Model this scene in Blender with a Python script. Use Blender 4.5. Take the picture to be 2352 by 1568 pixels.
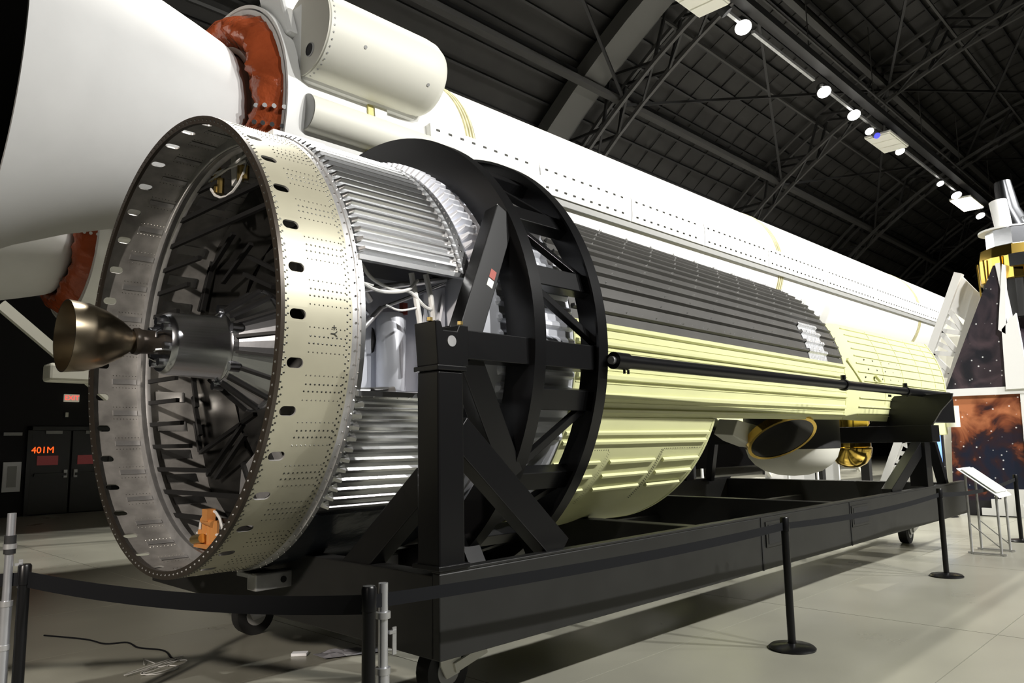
import bpy, bmesh, math, random
from math import sin, cos, pi, radians, sqrt, atan2, hypot
from mathutils import Vector, Matrix
random.seed(7)
for o in list(bpy.data.objects): bpy.data.objects.remove(o, do_unlink=True)
SC = bpy.context.scene
COL = SC.collection

# ------------------------------------------------------------------ camera, exposure, world, lights
cd = bpy.data.cameras.new('camera'); cam = bpy.data.objects.new('camera', cd); COL.objects.link(cam)
cd.sensor_width = 36.0; cd.lens = 1756.4/2352*36; cd.clip_start = 0.05; cd.clip_end = 300
yaw, pitch, roll = radians(45.9), radians(7.54), radians(-1.02)
fw = Vector((sin(yaw)*cos(pitch), cos(yaw)*cos(pitch), sin(pitch)))
rt = Vector((cos(yaw), -sin(yaw), 0)); up = rt.cross(fw)
r_ = rt*cos(roll) + up*sin(roll); u_ = -rt*sin(roll) + up*cos(roll)
m = Matrix((r_, u_, -fw)).transposed().to_4x4(); m.translation = Vector((-2.04, -5.20, 1.62))
cam.matrix_world = m; SC.camera = cam
SC.view_settings.view_transform = 'Standard'; SC.view_settings.look = 'None'
SC.view_settings.gamma = 1; SC.view_settings.use_curve_mapping = False
SC.view_settings.exposure = 0.0
w = bpy.data.worlds.new('hall_air'); SC.world = w; w.use_nodes = True
w.node_tree.nodes['Background'].inputs[0].default_value = (0.8, 0.85, 1.0, 1)
w.node_tree.nodes['Background'].inputs[1].default_value = 0.025

def spot(name, loc, target, power, size=75, rad=0.22, col=(1, .96, .88), blend=.6):
    l = bpy.data.lights.new(name, 'SPOT'); l.energy = power; l.spot_size = radians(size); l.spot_blend = blend
    l.shadow_soft_size = rad; l.color = col
    o = bpy.data.objects.new(name, l); COL.objects.link(o); o.location = loc
    d = Vector(target) - Vector(loc); o.rotation_euler = d.to_track_quat('-Z', 'Y').to_euler()
    return o
# the row of track lamps on the visitors' side of the vault (behind the camera)
for i, (x, pw) in enumerate(((2, 4500), (7, 9000), (12, 10800), (17, 9800), (22, 10500), (28, 11500), (36, 11000))):
    spot('track_lamp_near_side', (x, -17.0, 13.6), (x-1.5, 1.0, 2.6), pw, 70, .2, (1.0, .985, .95))
spot('left_fill_light', (-13, -8.5, 8.0), (.4, .8, 2.3), 9500, 22, .3, (1.0, .90, .80))  # warm fill added low at the left to brighten the open skirt interior
spot('tower_fill_light', (6, -9, 12.5), (16.6, -1.0, 3.4), 8000, 24, .2, (1.0, .98, .95))  # added fill without a fixture, lifts the tower frames and white lattice
# the row over the exhibits, whose lamp heads are in view
for x in (4, 12, 18, 23.85, 26.6, 31.7, 37.4):
    spot('track_lamp_far_side', (x, 4.5, 13.3), (x, 5.0, 0), 3500, 95, .2, (1.0, .96, .88))

# ------------------------------------------------------------------ materials
def mat(name, col, rough=.5, metal=0., noise=0., nscale=8., bump=0., bscale=40., emit=None, estr=0., coat=0., detail=4, col2=None, spec=.5, rnoise=0.):
    m = bpy.data.materials.new(name); m.use_nodes = True; nt = m.node_tree; b = nt.nodes['Principled BSDF']
    b.inputs['Base Color'].default_value = (*col, 1); b.inputs['Roughness'].default_value = rough
    b.inputs['Metallic'].default_value = metal; b.inputs['Coat Weight'].default_value = coat
    b.inputs['Specular IOR Level'].default_value = spec
    if noise or bump or rnoise:
        tc = nt.nodes.new('ShaderNodeTexCoord')
    if noise or rnoise:
        n = nt.nodes.new('ShaderNodeTexNoise'); n.inputs['Scale'].default_value = nscale; n.inputs['Detail'].default_value = detail
        nt.links.new(tc.outputs['Object'], n.inputs['Vector'])
    if noise:
        r = nt.nodes.new('ShaderNodeValToRGB'); r.color_ramp.elements[0].position = .32; r.color_ramp.elements[1].position = .68
        c2 = col2 or tuple(c*(1-noise) for c in col)
        r.color_ramp.elements[0].color = (*c2, 1); r.color_ramp.elements[1].color = (*col, 1)
        nt.links.new(n.outputs['Fac'], r.inputs['Fac']); nt.links.new(r.outputs['Color'], b.inputs['Base Color'])
    if rnoise:
        mr = nt.nodes.new('ShaderNodeMapRange'); mr.inputs['To Min'].default_value = max(0.02, rough-rnoise); mr.inputs['To Max'].default_value = rough+rnoise
        nt.links.new(n.outputs['Fac'], mr.inputs['Value']); nt.links.new(mr.outputs['Result'], b.inputs['Roughness'])
    if bump:
        n2 = nt.nodes.new('ShaderNodeTexNoise'); n2.inputs['Scale'].default_value = bscale; n2.inputs['Detail'].default_value = 3
        bp = nt.nodes.new('ShaderNodeBump'); bp.inputs['Strength'].default_value = bump; bp.inputs['Distance'].default_value = .02
        nt.links.new(tc.outputs['Object'], n2.inputs['Vector']); nt.links.new(n2.outputs['Fac'], bp.inputs['Height']); nt.links.new(bp.outputs['Normal'], b.inputs['Normal'])
    if emit:
        b.inputs['Emission Color'].default_value = (*emit, 1); b.inputs['Emission Strength'].default_value = estr
    return m
M = {}
M['cream'] = mat('cream_anodised', (.52, .50, .38), .38, .45, .12, 3.)
M['inner'] = mat('mill_aluminium', (.50, .49, .47), .40, .45, .40, 7., detail=8, rnoise=.12)
M['lip'] = mat('dark_lip', (.055, .045, .035), .35, .4)
M['frame'] = mat('frame_aluminium', (.62, .62, .62), .35, .7, .25, 9.)
M['alu'] = mat('bright_aluminium', (.86, .87, .88), .27, 1.0, .04, 3.)
M['aluw'] = mat('pale_aluminium', (.80, .82, .88), .45, .35)
M['chrome'] = mat('polished_steel', (.66, .68, .72), .20, 1., bump=.03, bscale=6)
M['bell'] = mat('heat_tinted_steel', (.50, .42, .30), .26, 1., .25, 3.)
M['black'] = mat('black_gloss_paint', (.0055, .0055, .0060), .30, 0., spec=.35)
M['railblack'] = mat('black_rail_paint', (.0145, .0145, .0138), .42, 0., .25, 5.)
M['rubber'] = mat('rubber', (.012, .012, .012), .7)
M['strap'] = mat('black_strap', (.008, .008, .008), .6)
M['shield'] = mat('dark_polished_shield', (.10, .098, .092), .25, .85, .3, 4.)
M['rivet'] = mat('steel_rivet', (.10, .10, .09), .3, .9)
M['rivetb'] = mat('bright_rivet', (.8, .8, .8), .2, 1.)
M['white'] = mat('white_paint', (.84, .84, .82), .42)
M['whitenoz'] = mat('white_nozzle_paint', (.70, .70, .69), .6, noise=.05, nscale=2.)
M['offwhite'] = mat('off_white_paint', (.78, .77, .68), .5)
M['greypaint'] = mat('grey_paint', (.38, .38, .37), .5)
M['seam'] = mat('cream_joint_paint', (.78, .74, .50), .5, noise=.25, nscale=6)
M['gold_seam'] = mat('yellow_joint_paint', (.62, .56, .20), .5)
M['primer'] = mat('yellow_green_primer', (.70, .71, .385), .42, .0, .05, 2.5)
M['blackshell'] = mat('charcoal_shell', (.115, .112, .105), .40, .25, .15, 3.)
M['smooth'] = mat('black_blue_blanket', (.014, .018, .024), .25, 0., bump=.3, bscale=9)
M['disc'] = mat('cream_disc_paint', (.62, .60, .52), .5)
M['red'] = mat('red_rubber_boot', (.42, .085, .028), .2, 0., .35, 2.2, bump=1.0, bscale=9.)
M['gold'] = mat('gold_foil', (.90, .62, .14), .14, 1.)
M['foil'] = mat('aluminium_tape', (.80, .81, .83), .25, .5, bump=.9, bscale=25)
M['mirror'] = mat('dark_glass', (.03, .03, .035), .05, .6)
M['deck'] = mat('dark_roof_deck', (.030, .0285, .0255), .75, 0., .3, 1.2)
M['steel'] = mat('dark_roof_steel', (.013, .0125, .012), .6)
M['steel2'] = mat('grey_roof_pipe', (.06, .058, .055), .6)
M['batten'] = mat('roof_batten', (.022, .021, .019), .7)
M['duct'] = mat('grey_duct', (.075, .073, .066), .55)
M['wall'] = mat('black_wall_paint', (.012, .011, .012), .8)
M['door'] = mat('black_door_paint', (.005, .005, .0055), .45)
M['floor'] = mat('polished_concrete', (.335, .328, .27), .30, 0., .16, .9, rnoise=.08, detail=8)
M['brass'] = mat('brass_fitting', (.62, .46, .17), .3, 1.)
M['copper'] = mat('orange_fitting', (.75, .33, .10), .4, .3)
M['cable'] = mat('white_cable_wrap', (.72, .72, .70), .55)
M['pole'] = mat('bare_pole_aluminium', (.75, .76, .80), .3, .85)
M['belt'] = mat('black_belt', (.005, .0055, .007), .7, spec=.2)
M['label'] = mat('label_white', (.75, .78, .72), .5)
M['labelred'] = mat('label_red', (.35, .06, .04), .5)
M['lamp'] = mat('lamp_glow', (1, 1, 1), .5, emit=(1, .98, .94), estr=14)
M['lampwarm'] = mat('lamp_glow_warm', (1, 1, 1), .5, emit=(1, .90, .72), estr=14)
M['lampblue'] = mat('lamp_glow_blue', (.1, .1, 1), .5, emit=(.03, .04, .9), estr=1.5)
M['exitred'] = mat('exit_letters', (1, .1, .08), .5, emit=(1, .10, .08), estr=1.1)
M['exitbox'] = mat('exit_face', (.6, .6, .5), .5, emit=(.55, .5, .38), estr=.35)
M['led'] = mat('led_red', (1, .1, .02), .5, emit=(1, .10, .012), estr=1.6)
M['doorred'] = mat('door_notice_red', (.30, .05, .05), .5, emit=(.30, .05, .05), estr=.12)
M['paper'] = mat('paper_white', (.8, .8, .82), .6)
M['screen'] = mat('screen_blue', (.2, .4, .9), .5, emit=(.25, .45, 1.), estr=1.2)
M['plastic'] = mat('clear_plastic', (.25, .25, .27), .2, coat=.5)

def starfield(name, nebula):
    m = bpy.data.materials.new(name); m.use_nodes = True; nt = m.node_tree; b = nt.nodes['Principled BSDF']; b.inputs['Roughness'].default_value = .35
    tc = nt.nodes.new('ShaderNodeTexCoord')
    v = nt.nodes.new('ShaderNodeTexVoronoi'); v.inputs['Scale'].default_value = 7.0; nt.links.new(tc.outputs['Object'], v.inputs['Vector'])
    r = nt.nodes.new('ShaderNodeValToRGB'); r.color_ramp.elements[0].position = .05; r.color_ramp.elements[0].color = (1, 1, 1, 1)
    r.color_ramp.elements[1].position = .14; r.color_ramp.elements[1].color = (0, 0, 0, 1); nt.links.new(v.outputs['Distance'], r.inputs['Fac'])
    n = nt.nodes.new('ShaderNodeTexNoise'); n.inputs['Scale'].default_value = 1.6; n.inputs['Detail'].default_value = 8; n.inputs['Distortion'].default_value = 1.2
    nt.links.new(tc.outputs['Object'], n.inputs['Vector'])
    c = nt.nodes.new('ShaderNodeValToRGB'); e = c.color_ramp.elements
    if nebula:
        e[0].position = .36; e[0].color = (.008, .012, .03, 1); e[1].position = .74; e[1].color = (.50, .18, .08, 1)
        q = e.new(.5); q.color = (.03, .012, .016, 1); q = e.new(.58); q.color = (.20, .055, .025, 1)
    else:
        e[0].position = .4; e[0].color = (.012, .012, .018, 1); e[1].position = .78; e[1].color = (.09, .06, .07, 1)
    if nebula:
        sx = nt.nodes.new('ShaderNodeSeparateXYZ'); nt.links.new(tc.outputs['Object'], sx.inputs[0])
        mr = nt.nodes.new('ShaderNodeMapRange'); mr.inputs['From Min'].default_value = .9; mr.inputs['From Max'].default_value = 2.4; mr.inputs['To Min'].default_value = -.10; mr.inputs['To Max'].default_value = .20
        nt.links.new(sx.outputs['Z'], mr.inputs['Value'])
        ad = nt.nodes.new('ShaderNodeMath'); nt.links.new(n.outputs['Fac'], ad.inputs[0]); nt.links.new(mr.outputs['Result'], ad.inputs[1]); nt.links.new(ad.outputs[0], c.inputs['Fac'])
    else:
        nt.links.new(n.outputs['Fac'], c.inputs['Fac'])
    a = nt.nodes.new('ShaderNodeMixRGB'); a.blend_type = 'ADD'; a.inputs['Fac'].default_value = .8
    nt.links.new(c.outputs['Color'], a.inputs[1]); nt.links.new(r.outputs['Color'], a.inputs[2])
    nt.links.new(a.outputs[0], b.inputs['Base Color'])
    return m
M['stars'] = starfield('star_print', False); M['nebula'] = starfield('nebula_print', True)

# ------------------------------------------------------------------ mesh helpers
def root_of(o):
    v = Vector((0, 0, 0))
    while o: v += o.location; o = o.parent
    return v
def tag(o, label=None, cat=None, group=None, kind=None):
    if label: o['label'] = label
    if cat: o['category'] = cat
    if group: o['group'] = group
    if kind: o['kind'] = kind
    return o
def empty(name, loc, label=None, cat=None, group=None, kind=None):
    o = bpy.data.objects.new(name, None); COL.objects.link(o); o.location = loc; o.empty_display_size = .2
    return tag(o, label, cat, group, kind)
class MB:
    def __init__(s): s.v = []; s.f = []; s.smooth = []
    def add(s, vs, fs, sm=False):
        n = len(s.v); s.v += [tuple(v) for v in vs]; s.f += [tuple(i+n for i in f) for f in fs]; s.smooth += [sm]*len(fs); return s
    def box(s, x0, x1, y0, y1, z0, z1):
        v = [(x, y, z) for x in (x0, x1) for y in (y0, y1) for z in (z0, z1)]
        return s.add(v, [(0, 1, 3, 2), (4, 6, 7, 5), (0, 4, 5, 1), (2, 3, 7, 6), (0, 2, 6, 4), (1, 5, 7, 3)])
    def beam(s, a, b, w, h, upv=(0, 0, 1)):
        a, b = Vector(a), Vector(b); d = (b-a).normalized(); u = Vector(upv)
        if abs(d.dot(u)) > .98: u = Vector((1, 0, 0))
        sd = d.cross(u).normalized(); u = sd.cross(d).normalized(); sd *= w/2; u *= h/2
        v = [p+i*sd+j*u for p in (a, b) for i, j in ((-1, -1), (1, -1), (1, 1), (-1, 1))]
        return s.add(v, [(3, 2, 1, 0), (4, 5, 6, 7), (0, 1, 5, 4), (1, 2, 6, 5), (2, 3, 7, 6), (3, 0, 4, 7)])
    def tube(s, pts, r, n=8, cap=True, rs=None):
        pts = [Vector(p) for p in pts]; vs = []; fs = []; ref = None
        for i, p in enumerate(pts):
            d = (pts[min(i+1, len(pts)-1)]-pts[max(i-1, 0)]).normalized()
            if ref is None: ref = Vector((0, 0, 1)) if abs(d.z) < .9 else Vector((1, 0, 0))
            a = (ref - d*ref.dot(d)).normalized(); ref = a; b = d.cross(a); rr = rs[i] if rs else r
            vs += [p + (a*cos(2*pi*k/n)+b*sin(2*pi*k/n))*rr for k in range(n)]
        for i in range(len(pts)-1):
            fs += [(i*n+k, i*n+(k+1) % n, (i+1)*n+(k+1) % n, (i+1)*n+k) for k in range(n)]
        s.add(vs, fs, True)
        if cap:
            L = len(s.v)-len(vs); m_ = len(pts)-1
            s.f.append(tuple(L+k for k in reversed(range(n)))); s.smooth.append(False)
            s.f.append(tuple(L+m_*n+k for k in range(n))); s.smooth.append(False)
        return s
    def lathe(s, prof, c=(0, 0), a0=0, a1=360, n=64, sm=True, closed=False):
        # revolve (x, r) profile about the X axis through (y, z) = c ; angle 0 faces -Y, positive up
        full = abs(a1-a0) >= 359.9; k = n if full else n+1; vs = []; fs = []
        for x, r in prof:
            for j in range(k):
                a = radians(a0+(a1-a0)*j/n); vs.append((x, c[0]-r*cos(a), c[1]+r*sin(a)))
        P = len(prof)
        for i in range(P if closed else P-1):
            i2 = (i+1) % P
            for j in range(n):
                j2 = (j+1) % k; fs.append((i*k+j, i*k+j2, i2*k+j2, i2*k+j))
        s.add(vs, fs, sm)
        if closed and not full:
            L = len(s.v)-len(vs)
            s.f.append(tuple(L+i*k for i in range(P))); s.f.append(tuple(L+i*k+n for i in reversed(range(P)))); s.smooth += [False, False]
        return s
    def lathez(s, prof, c, n=48, sm=True):   # revolve (r, z) about a vertical axis at c
        vs = [(c[0]+r*cos(2*pi*j/n), c[1]+r*sin(2*pi*j/n), z) for r, z in prof for j in range(n)]
        fs = [(i*n+j, i*n+(j+1) % n, (i+1)*n+(j+1) % n, (i+1)*n+j) for i in range(len(prof)-1) for j in range(n)]
        return s.add(vs, fs, sm)
    def prism(s, poly, d):    # planar polygon (3D points) pushed along d
        n = len(poly); p = [Vector(q) for q in poly]; d = Vector(d)
        return s.add(p+[q+d for q in p], [tuple(range(n)), tuple(range(2*n-1, n-1, -1))]+[(i, i+n, (i+1) % n+n, (i+1) % n) for i in range(n)])
    def build(s, name, m, parent=None, bevel=0, solid=0, origin=None, label=None, mats=None, auto=40, offset=-1, kind=None):
        o0 = Vector(origin) if origin is not None else (root_of(parent) if parent else Vector((0, 0, 0)))
        me = bpy.data.meshes.new(name); me.from_pydata([tuple(Vector(v)-o0) for v in s.v], [], s.f); me.update()
        me.polygons.foreach_set('use_smooth', s.smooth)
        for q in (mats or [m]): me.materials.append(q)
        bm = bmesh.new(); bm.from_mesh(me); bmesh.ops.remove_doubles(bm, verts=bm.verts, dist=1e-5); bmesh.ops.recalc_face_normals(bm, faces=bm.faces); bm.to_mesh(me); bm.free()
        if any(s.smooth):
            try: me.set_sharp_from_angle(angle=radians(auto))
            except Exception: pass
        o = bpy.data.objects.new(name, me); COL.objects.link(o)
        if parent: o.parent = parent; o.location = o0 - root_of(parent)
        else: o.location = o0
        if solid:
            md = o.modifiers.new('thickness', 'SOLIDIFY'); md.thickness = solid; md.offset = offset
            if mats and len(mats) > 1: md.material_offset = 1; md.material_offset_rim = 1
        if any(s.smooth): es = o.modifiers.new('split', 'EDGE_SPLIT'); es.split_angle = radians(40)
        if bevel:
            md = o.modifiers.new('bevel', 'BEVEL'); md.width = bevel; md.segments = 2; md.limit_method = 'ANGLE'; md.angle_limit = radians(40)
        if label: o['label'] = label
        if kind: o['kind'] = kind
        return o
def inst(src, name, parent, loc, rot=(0, 0, 0), scale=(1, 1, 1)):
    o = src.copy(); o.name = name; COL.objects.link(o); o.parent = parent; o.location = loc; o.rotation_euler = rot; o.scale = scale
    return o
def copy_tree(o, parent=None, dloc=Vector((0, 0, 0))):
    c = o.copy(); COL.objects.link(c); c.parent = parent
    if parent is None: c.location = o.location + Vector(dloc)
    for ch in [q for q in bpy.data.objects if q.parent == o]: copy_tree(ch, c)
    return c
def text(name, body, size, m, parent, loc, rot, depth=.004, align='CENTER'):
    cu = bpy.data.curves.new(name, 'FONT'); cu.body = body; cu.size = size; cu.extrude = depth; cu.align_x = align; cu.align_y = 'CENTER'
    cu.materials.append(m); oc = bpy.data.objects.new(name, cu); COL.objects.link(oc)
    me = bpy.data.meshes.new_from_object(oc); bpy.data.objects.remove(oc, do_unlink=True)
    o = bpy.data.objects.new(name, me); COL.objects.link(o)
    if parent: o.parent = parent; o.location = Vector(loc)-root_of(parent)
    else: o.location = loc
    o.rotation_euler = rot; return o
def spline(pts, k=6):
    P = [Vector(p) for p in pts]; P = [P[0]*2-P[1]]+P+[P[-1]*2-P[-2]]; out = []
    for i in range(1, len(P)-2):
        for j in range(k):
            t = j/k; out.append(.5*((2*P[i])+(P[i+1]-P[i-1])*t+(2*P[i-1]-5*P[i]+4*P[i+1]-P[i+2])*t*t+(3*P[i]-P[i-1]-3*P[i+1]+P[i+2])*t**3))
    return out+[P[-2]]
AZ, R0 = 2.32, 1.524
def cylp(x, r, a, az=AZ): return Vector((x, -r*cos(radians(a)), az+r*sin(radians(a))))
def circle_pts(c, u, v, r, n): return [Vector(c)+Vector(u)*r*cos(2*pi*k/n)+Vector(v)*r*sin(2*pi*k/n) for k in range(n)]

# ------------------------------------------------------------------ setting : floor, walls, vault
fl = empty('floor', (0, 0, 0), kind='structure')
xs = [-16, -9.05, -5.45, -1.85, 1.75, 5.35, 8.95, 12.55, 16.15, 19.75, 23.35, 30, 45, 60, 80]
ys = [-31, -20, -12.4, -8.84, -7.055, -5.27, -3.485, -1.70, .085, 1.87, 3.655, 7.2, 11, 17.4]
for i in range(len(xs)-1):
    for j in range(len(ys)-1):
        MB().box(xs[i]+.004, xs[i+1]-.004, ys[j]+.004, ys[j+1]-.004, -.12, 0).build('floor_slab', M['floor'], fl)
MB().box(-16, 80, -31, 17.4, -.2, -.012).build('joint_filler', M['wall'], fl)
def wall(name, *b): return tag(MB().box(*b).build(name, M['wall']), kind='structure')
wall('wall_back', -16, 80, 17.4, 17.7, 0, 6.4)
wall('wall_front', -16, 80, -30.4, -30.1, 0, 6.4)
wall('wall_left', -16.3, -16, -30.4, 17.7, 0, 21)
wall('wall_right', 79.7, 80, -30.4, 17.7, 0, 21)
VC, VZ, VR = -6.2, -7.3, 27.1
def vp(x, a, r=VR): return Vector((x, VC+r*sin(radians(a)), VZ+r*cos(radians(a))))
ceil = empty('ceiling', (0, 0, 0), kind='structure')
amax = 61.0
bays = [-16, -5, 7, 19.02, 31.2, 43, 55, 67, 80]
nseg = 24
for b in range(8):      # deck bays between the arch ribs, each of folded deck strips
    mb = MB()
    for k in range(nseg):
        a0 = -amax+2*amax*k/nseg; a1 = -amax+2*amax*(k+1)/nseg
        p = [vp(bays[b], a0), vp(bays[b+1], a0), vp(bays[b+1], a1), vp(bays[b], a1)]
        q = [vp(bays[b], a0, VR+.25), vp(bays[b+1], a0, VR+.25), vp(bays[b+1], a1, VR+.25), vp(bays[b], a1, VR+.25)]
        mb.add(p+q, [(0, 1, 2, 3), (7, 6, 5, 4), (0, 4, 5, 1), (1, 5, 6, 2), (2, 6, 7, 3), (3, 7, 4, 0)])
    mb.build('roof_deck', M['deck'], ceil)
# fine deck joists running along the vault between ribs
proto = None
for k in range(-9, 25):
    a = k*1.8+.9
    MB().beam(vp(-16, a, VR-.12), vp(80, a, VR-.12), .07, .2, (0, sin(radians(a)), cos(radians(a)))).build('purlin', M['steel'], ceil)
for a in (-26, -14, 2, 11.8, 24.8, 37.4, 49):  # deeper longitudinal trusses
    for dr, wd, mt in ((-.9, .26, 'steel2'), (-.25, .16, 'steel')):
        MB().beam(vp(-16, a, VR+dr-.25), vp(80, a, VR+dr-.25), wd, .18).build('longitudinal_chord', M[mt], ceil)
for a in (6.5, 18.3, 31.2, 43):
    MB().beam(vp(-16, a, VR-.5), vp(80, a, VR-.5), .09, .09).build('sprinkler_pipe', M['steel2'], ceil)
def arch(x):
    n = 40; aa = [-amax+2*amax*i/n for i in range(n+1)]
    o = MB()
    for r, wd in ((VR-1.45, .13), (VR-.3, .13)):
        for sx in (-.45, .45):
            pts = [vp(x+sx, a, r) for a in aa]
            for i in range(n): o.beam(pts[i], pts[i+1], wd, .12, (1, 0, 0))
    ob = o.build('arch_rib', M['steel2'], ceil)
    wb = MB()
    for i in range(n):
        for sx in (-.45, .45):
            r0, r1 = (VR-1.45, VR-.3) if i % 2 else (VR-.3, VR-1.45)
            wb.beam(vp(x+sx, aa[i], r0), vp(x+sx, aa[i+1], r1), .09, .09)
        wb.beam(vp(x-.45, aa[i], VR-1.45), vp(x+.45, aa[i+1], VR-1.45), .07, .07)
    wb.build('rib_lacing', M['steel'], ceil)
for x in bays[1:-1]: arch(x)
# cross braces between ribs
for b in range(1, 7):
    for a0, a1 in ((11.8, 24.8), (24.8, 37.4)):
        MB().beam(vp(bays[b], a0, VR-1.3), vp(bays[b+1], a1, VR-1.3), .09, .09).build('cross_brace', M['steel'], ceil)
        MB().beam(vp(bays[b], a1, VR-1.3), vp(bays[b+1], a0, VR-1.3), .09, .09).build('cross_brace', M['steel'], ceil)
# grey air duct following the vault beside one rib
n = 26; vs = []; fs = []
for i in range(n+1):
    a = -20+80*i/n
    for x, r in ((16.9, VR-.4), (18.0, VR-.4), (18.0, VR-.9), (16.9, VR-.9)): vs.append(vp(x, a, r))
for i in range(n): fs += [(i*4+k, i*4+(k+1) % 4, i*4+4+(k+1) % 4, i*4+4+k) for k in range(4)]
MB().add(vs, fs).build('air_duct', M['duct'], ceil)
for b in range(3, 7):   # thin battens of the roof deck, parallel to the ribs
    mb = MB(); x = bays[b]+.9
    while x < bays[b+1]-.6:
        pts = [vp(x, -30+8*i, VR-.03) for i in range(12)]
        for i in range(11): mb.beam(pts[i], pts[i+1], .035, .04)
        x += 1.1
    mb.build('deck_battens', M['batten'], ceil, kind='stuff')

# doors on the far wall
dr = empty('door_1', (4.45, 17.38, 0), kind='structure')
for i, x in enumerate((3.52, 4.46)):
    d = MB().box(x, x+.90, 17.33, 17.38, 0.02, 2.15).build('door_leaf', M['door'], dr, bevel=.01)
    MB().box(x+.08, x+.82, 17.25, 17.30, .98, 1.05).build('push_bar', M['door'], d)
    hx = x+.80 if i == 0 else x+.10
    MB().box(hx-.04, hx+.04, 17.26, 17.33, .93, 1.13).build('latch_case', M['paper'], d)
    MB().box(x+.14, x+.62, 17.31, 17.335, 1.26, 1.50).build('notice_plate', M['doorred'], d)
    MB().box(x+.30, x+.68, 17.28, 17.34, 2.06, 2.14).build('door_closer', M['greypaint'], d)
MB().box(3.42, 3.52, 17.3, 17.4, 0, 2.25).build('door_post', M['door'], dr); MB().box(5.36, 5.46, 17.3, 17.4, 0, 2.25).build('door_post', M['door'], dr)
MB().box(3.42, 5.46, 17.3, 17.4, 2.15, 2.25).build('door_head', M['door'], dr)
text('door_number', '401M', .23, M['led'], dr, (3.78, 17.32, 1.64), (pi/2, 0, 0))
ex = empty('exit_sign', (4.38, 17.38, 2.90), 'small lit exit sign with red letters above the black doors', 'sign')
MB().box(4.20, 4.56, 17.30, 17.38, 2.90, 3.10).build('sign_box', M['exitbox'], ex, bevel=.008)
text('lettering', 'EXIT', .17, M['exitred'], ex, (4.38, 17.295, 3.0), (pi/2, 0, 0))
nb = empty('notice_frame', (3.13, 17.38, .62), 'white framed notice hanging on the black wall left of the doors', 'notice')
MB().box(2.93, 3.33, 17.34, 17.38, .62, 1.36).build('frame', M['paper'], nb, bevel=.01)
MB().box(3.03, 3.23, 17.33, 17.34, .74, 1.26).build('printed_sheet', M['greypaint'], nb)
tag(MB().box(4.26, 4.33, 17.34, 17.38, 2.5, 2.62).build('wall_sensor', M['offwhite']), 'tiny cream sensor box on the black wall under the exit sign', 'sensor')
tag(MB().box(2.9, 3.3, 17.32, 17.38, 2.02, 2.1).build('wall_plate', M['greypaint']), 'thin grey plate on the wall up left of the door', 'plate')

# ------------------------------------------------------------------ the big satellite
sat = empty('reconnaissance_satellite', (0, 0, AZ-R0), 'huge cylindrical satellite of fluted aluminium, charcoal and yellow green shells in the black ring stand', 'satellite')
RL = Vector((0, 0, R0))   # local place of the axis
def patch(x0, x1, a0, a1, nx, na, mb, r=R0):
    vs = []; fs = []
    for i in range(nx+1):
        for j in range(na+1): vs.append(cylp(x0+(x1-x0)*i/nx, r, a0+(a1-a0)*j/na))
    for i in range(nx):
        for j in range(na): fs.append((i*(na+1)+j, i*(na+1)+j+1, (i+1)*(na+1)+j+1, (i+1)*(na+1)+j))
    mb.add(vs, fs, True)
ring = MB(); XR = .44
for k in range(36):
    c = .5+10*k
    patch(0, .03, c-5, c+5, 1, 5, ring); patch(.15, XR, c-5, c+5, 1, 5, ring)
    patch(.03, .15, c-5, c-1.6, 1, 2, ring); patch(.03, .15, c+1.6, c+5, 1, 2, ring)
    # slotted panel : stadium hole in a little rectangle
    hole = []; outer = []
    hx, hr = .021, .0285
    for q in range(24):
        t = 2*pi*(q+.5)/24; x = .09+(hx if cos(t) > 0 else -hx)+hr*cos(t); a = math.degrees(hr*sin(t)/R0)
        hole.append((x, a))
        sc = 1/max(abs(cos(t)), abs(sin(t)))
        outer.append((.09+.06*sc*cos(t), 1.6*sc*sin(t)))
    corners = [(.15, 1.6), (.03, 1.6), (.03, -1.6), (.15, -1.6)]
    vs = [cylp(x, R0, c+a) for x, a in hole]+[cylp(x, R0, c+a) for x, a in outer]+[cylp(x, R0, c+a) for x, a in corners]
    fs = [(q, (q+1) % 24, 24+(q+1) % 24, 24+q) for q in range(24)]
    def side(p): return 0 if abs(p[0]-.15) < 1e-6 else 2 if abs(p[0]-.03) < 1e-6 else 1 if p[1] > 0 else 3
    for q in range(24):
        s0, s1 = side(outer[q]), side(outer[(q+1) % 24])
        if s0 != s1: fs.append((24+q, 24+(q+1) % 24, 48+{(0, 1): 0, (1, 2): 1, (2, 3): 2, (3, 0): 3}[(s0, s1)]))
    ring.add(vs, fs, True)
ring.build('aft_skirt', None, sat, solid=.012, mats=[M['cream'], M['inner']], label='cream slotted skirt dotted with rivets')
# rivets
def dome(mb, x, a, r=R0, s=.006, h=.004):
    e1 = Vector((1, 0, 0)); nn = (cylp(0, 1, a)-cylp(0, 0, a)); e2 = nn.cross(e1); p = cylp(x, r, a)
    v = [p+(e1*cos(t)+e2*sin(t))*s for t in (i*pi/3 for i in range(6))]+[p+nn*h]
    mb.add(v, [(i, (i+1) % 6, 6) for i in range(6)], True)
rv = MB()
for k in range(36):
    c = .5+10*k
    for i in range(9):
        x = .165+.028*i
        dome(rv, x, c+5-.75); dome(rv, x+.006, c+5+.75)
        if i % 1 == 0: dome(rv, x, c-2.4, s=.0045); dome(rv, x, c+2.4, s=.0045)
for k in range(240):
    a = k*1.5
    dome(rv, .018, a, s=.0065)
    if k % 4 < 3: dome(rv, .03, a+.4, s=.0065)
    dome(rv, .405, a, s=.0065); dome(rv, .425, a+.7, s=.0065)
rv.build('skirt_rivets', M['rivet'], sat, kind='stuff')
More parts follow.
